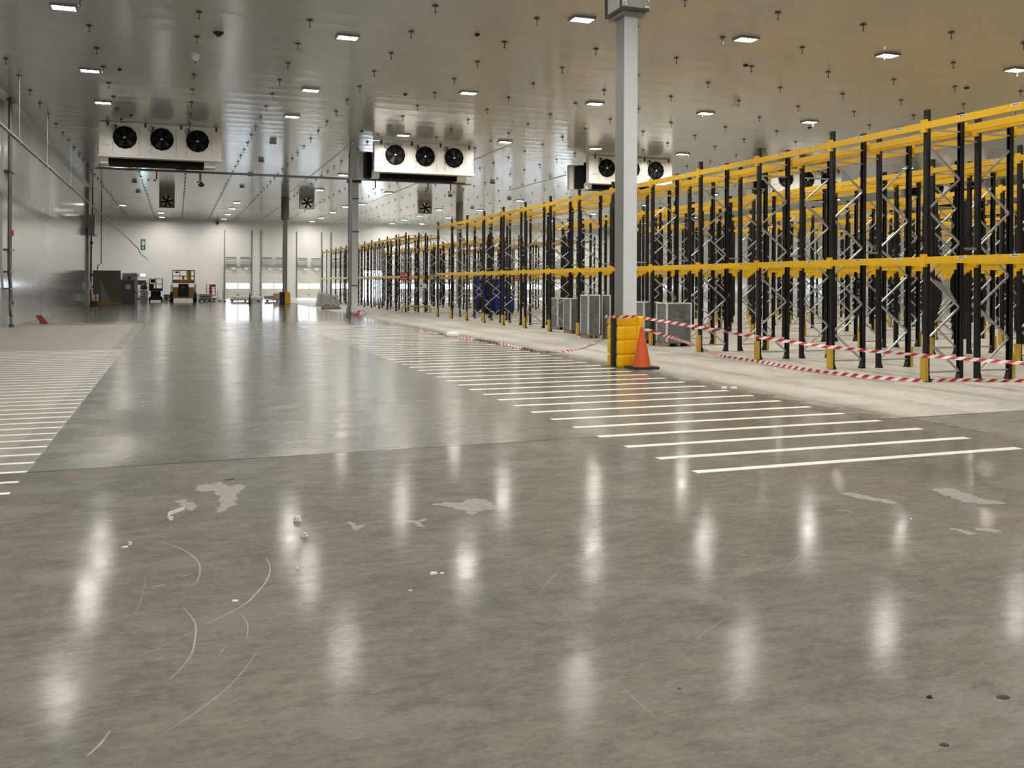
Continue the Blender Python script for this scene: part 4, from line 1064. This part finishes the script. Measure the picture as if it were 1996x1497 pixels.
# goods by the distant racking
gh = MB(); n_ = 12
top = [[(i / n_ * 1.75, j / 5 * 1.2, .03 + (.95 - .25 * i / n_ + .16 * math.sin(i * 1.9 + j) ) * (1 if 0 < i < n_ and 0 < j < 5 else .0)) for j in range(6)] for i in range(n_ + 1)]
vs_ = [p for r in top for p in r]
gh.add(vs_, [(i * 6 + j, (i + 1) * 6 + j, (i + 1) * 6 + j + 1, i * 6 + j + 1) for i in range(n_) for j in range(5)])
tag(gh.build('wrapped_heap', 'grey_sheet', None, (9.9, 70.2, 0)), 'grey plastic-covered heap at the end of the distant racking', 'heap')
ps = thing('scrap_pallet', 'low pallet of grey scrap in front of the plastic-covered heap', 'pallet', (9.2, 62.5, 0))
p = MB()
for k in range(3): p.box(0, k * .35, 0, 1.2, k * .35 + .1, .1)
for k in range(6): p.box(k * .21, 0, .1, k * .21 + .14, .8, .13)
p.build('deck', 'pallet_wood', ps)
sc2 = MB()
for k in range(14): sc2.bar((random.uniform(.1, 1.1), random.uniform(.1, .7), .17), (random.uniform(.1, 1.1), random.uniform(.1, .7), random.uniform(.2, .4)), .08, .05)
sc2.build('scrap', 'grey_sheet', ps)

# blue reach truck in the cross aisle
bt = thing('forklift', 'tall blue forklift parked behind the near rack posts', 'forklift', (17.75, 51.4, 0), None, None, .15)
MB().box(-.6, -.9, .18, .62, .9, 1.15).build('body', 'blue_machine', bt, None, .06)
MB().box(-.55, -.95, 1.15, .2, -.35, 2.05).box(-.5, -.97, .35, .5, -.9, 1.0).build('battery_cover', 'blue_machine', bt, None, .04)
MB().box(.1, -.5, 1.15, .55, .1, 1.5).build('seat', 'machine_dark', bt, None, .04)
cg = MB()
for x in (-.58, .58):
    for y in (-.85, .55): cg.bar((x, y, 1.1), (x, y, 2.45), .07, .07)
cg.box(-.62, -.9, 2.42, .62, .6, 2.5)
for k in range(5): cg.box(-.6, -.8 + k * .3, 2.5, .6, -.75 + k * .3, 2.53)
cg.build('overhead_guard', 'machine_dark', bt)
ms = MB()
for x in (-1.25, -.75): ms.box(x, .2, .1, x + .12, .42, 2.4)
for z in (.5, 1.3, 2.2): ms.box(-1.25, .24, z, -.63, .38, z + .1)
ms.build('mast', 'blue_machine', bt)
MB().box(-1.3, .0, .2, -.6, .2, .8).build('carriage', 'machine_dark', bt)
for x in (-1.2, -.8): MB().box(x - .06, -1.1, .06, x + .06, .2, .11).build('fork', 'machine_dark', bt)
for x, y in ((-.45, -.7), (.45, -.7), (-.4, .7), (.45, .7)): MB().lathe([(.05, -.1), (.19, -.1), (.2, 0), (.19, .1), (.05, .1)], 16, axis='y').build('wheel', 'machine_dark', bt, (x, y, .2)).rotation_euler.z = math.pi / 2
for x in (-.1, .3): MB().box(x, -.98, .95, x + .1, -.97, 1.02).build('lamp', 'white_label', bt)
MB().box(-.3, -.985, 1.55, .15, -.955, 1.75).build('side_badge', 'lamp_body', bt)

# hanging exit sign and lit exit fitting on the far wall
ex = thing('exit_sign', 'tall green EXIT sign with running man and down arrow on the far wall', 'sign', (-3.52, YE, 5.88))
MB().box(-.24, -.03, -.6, .24, .0, .6).build('board', 'sign_green', ex)
text('EXIT', .17, 'sign_white', ex, (0, -.034, .47))
pm = MB().box(-.14, -.036, -.05, .16, -.031, .34)
pm.build('doorway_symbol', 'sign_white', ex)
rm = MB().lathe([(.04, -.042), (.04, -.037)], 10, (.0, 0, .24), axis='y')
for a, b in (((0, .2), (-.03, .1)), ((-.03, .1), (.06, .02)), ((-.03, .1), (-.1, .0)), ((0, .19), (.09, .15)), ((0, .19), (-.09, .14))):
    rm.bar((a[0], -.039, a[1]), (b[0], -.039, b[1]), .005, .03)
rm.build('running_figure', 'sign_green', ex)
MB().box(-.03, -.036, -.36, .03, -.031, -.14).add([(-.11, -.0345, -.36), (.11, -.0345, -.36), (0, -.0345, -.5)], [(0, 1, 2)]).build('down_arrow', 'sign_white', ex)
el = thing('exit_light', 'glowing pale cyan exit light low on the far wall', 'exit light', (-3.5, YE - .1, 2.5))
MB().box(-.3, 0, -.14, .3, .1, .14).build('case', 'emergency_body', el)
MB().box(-.26, -.02, -.11, .26, .0, .11).build('lit_face', 'emergency_glow', el)
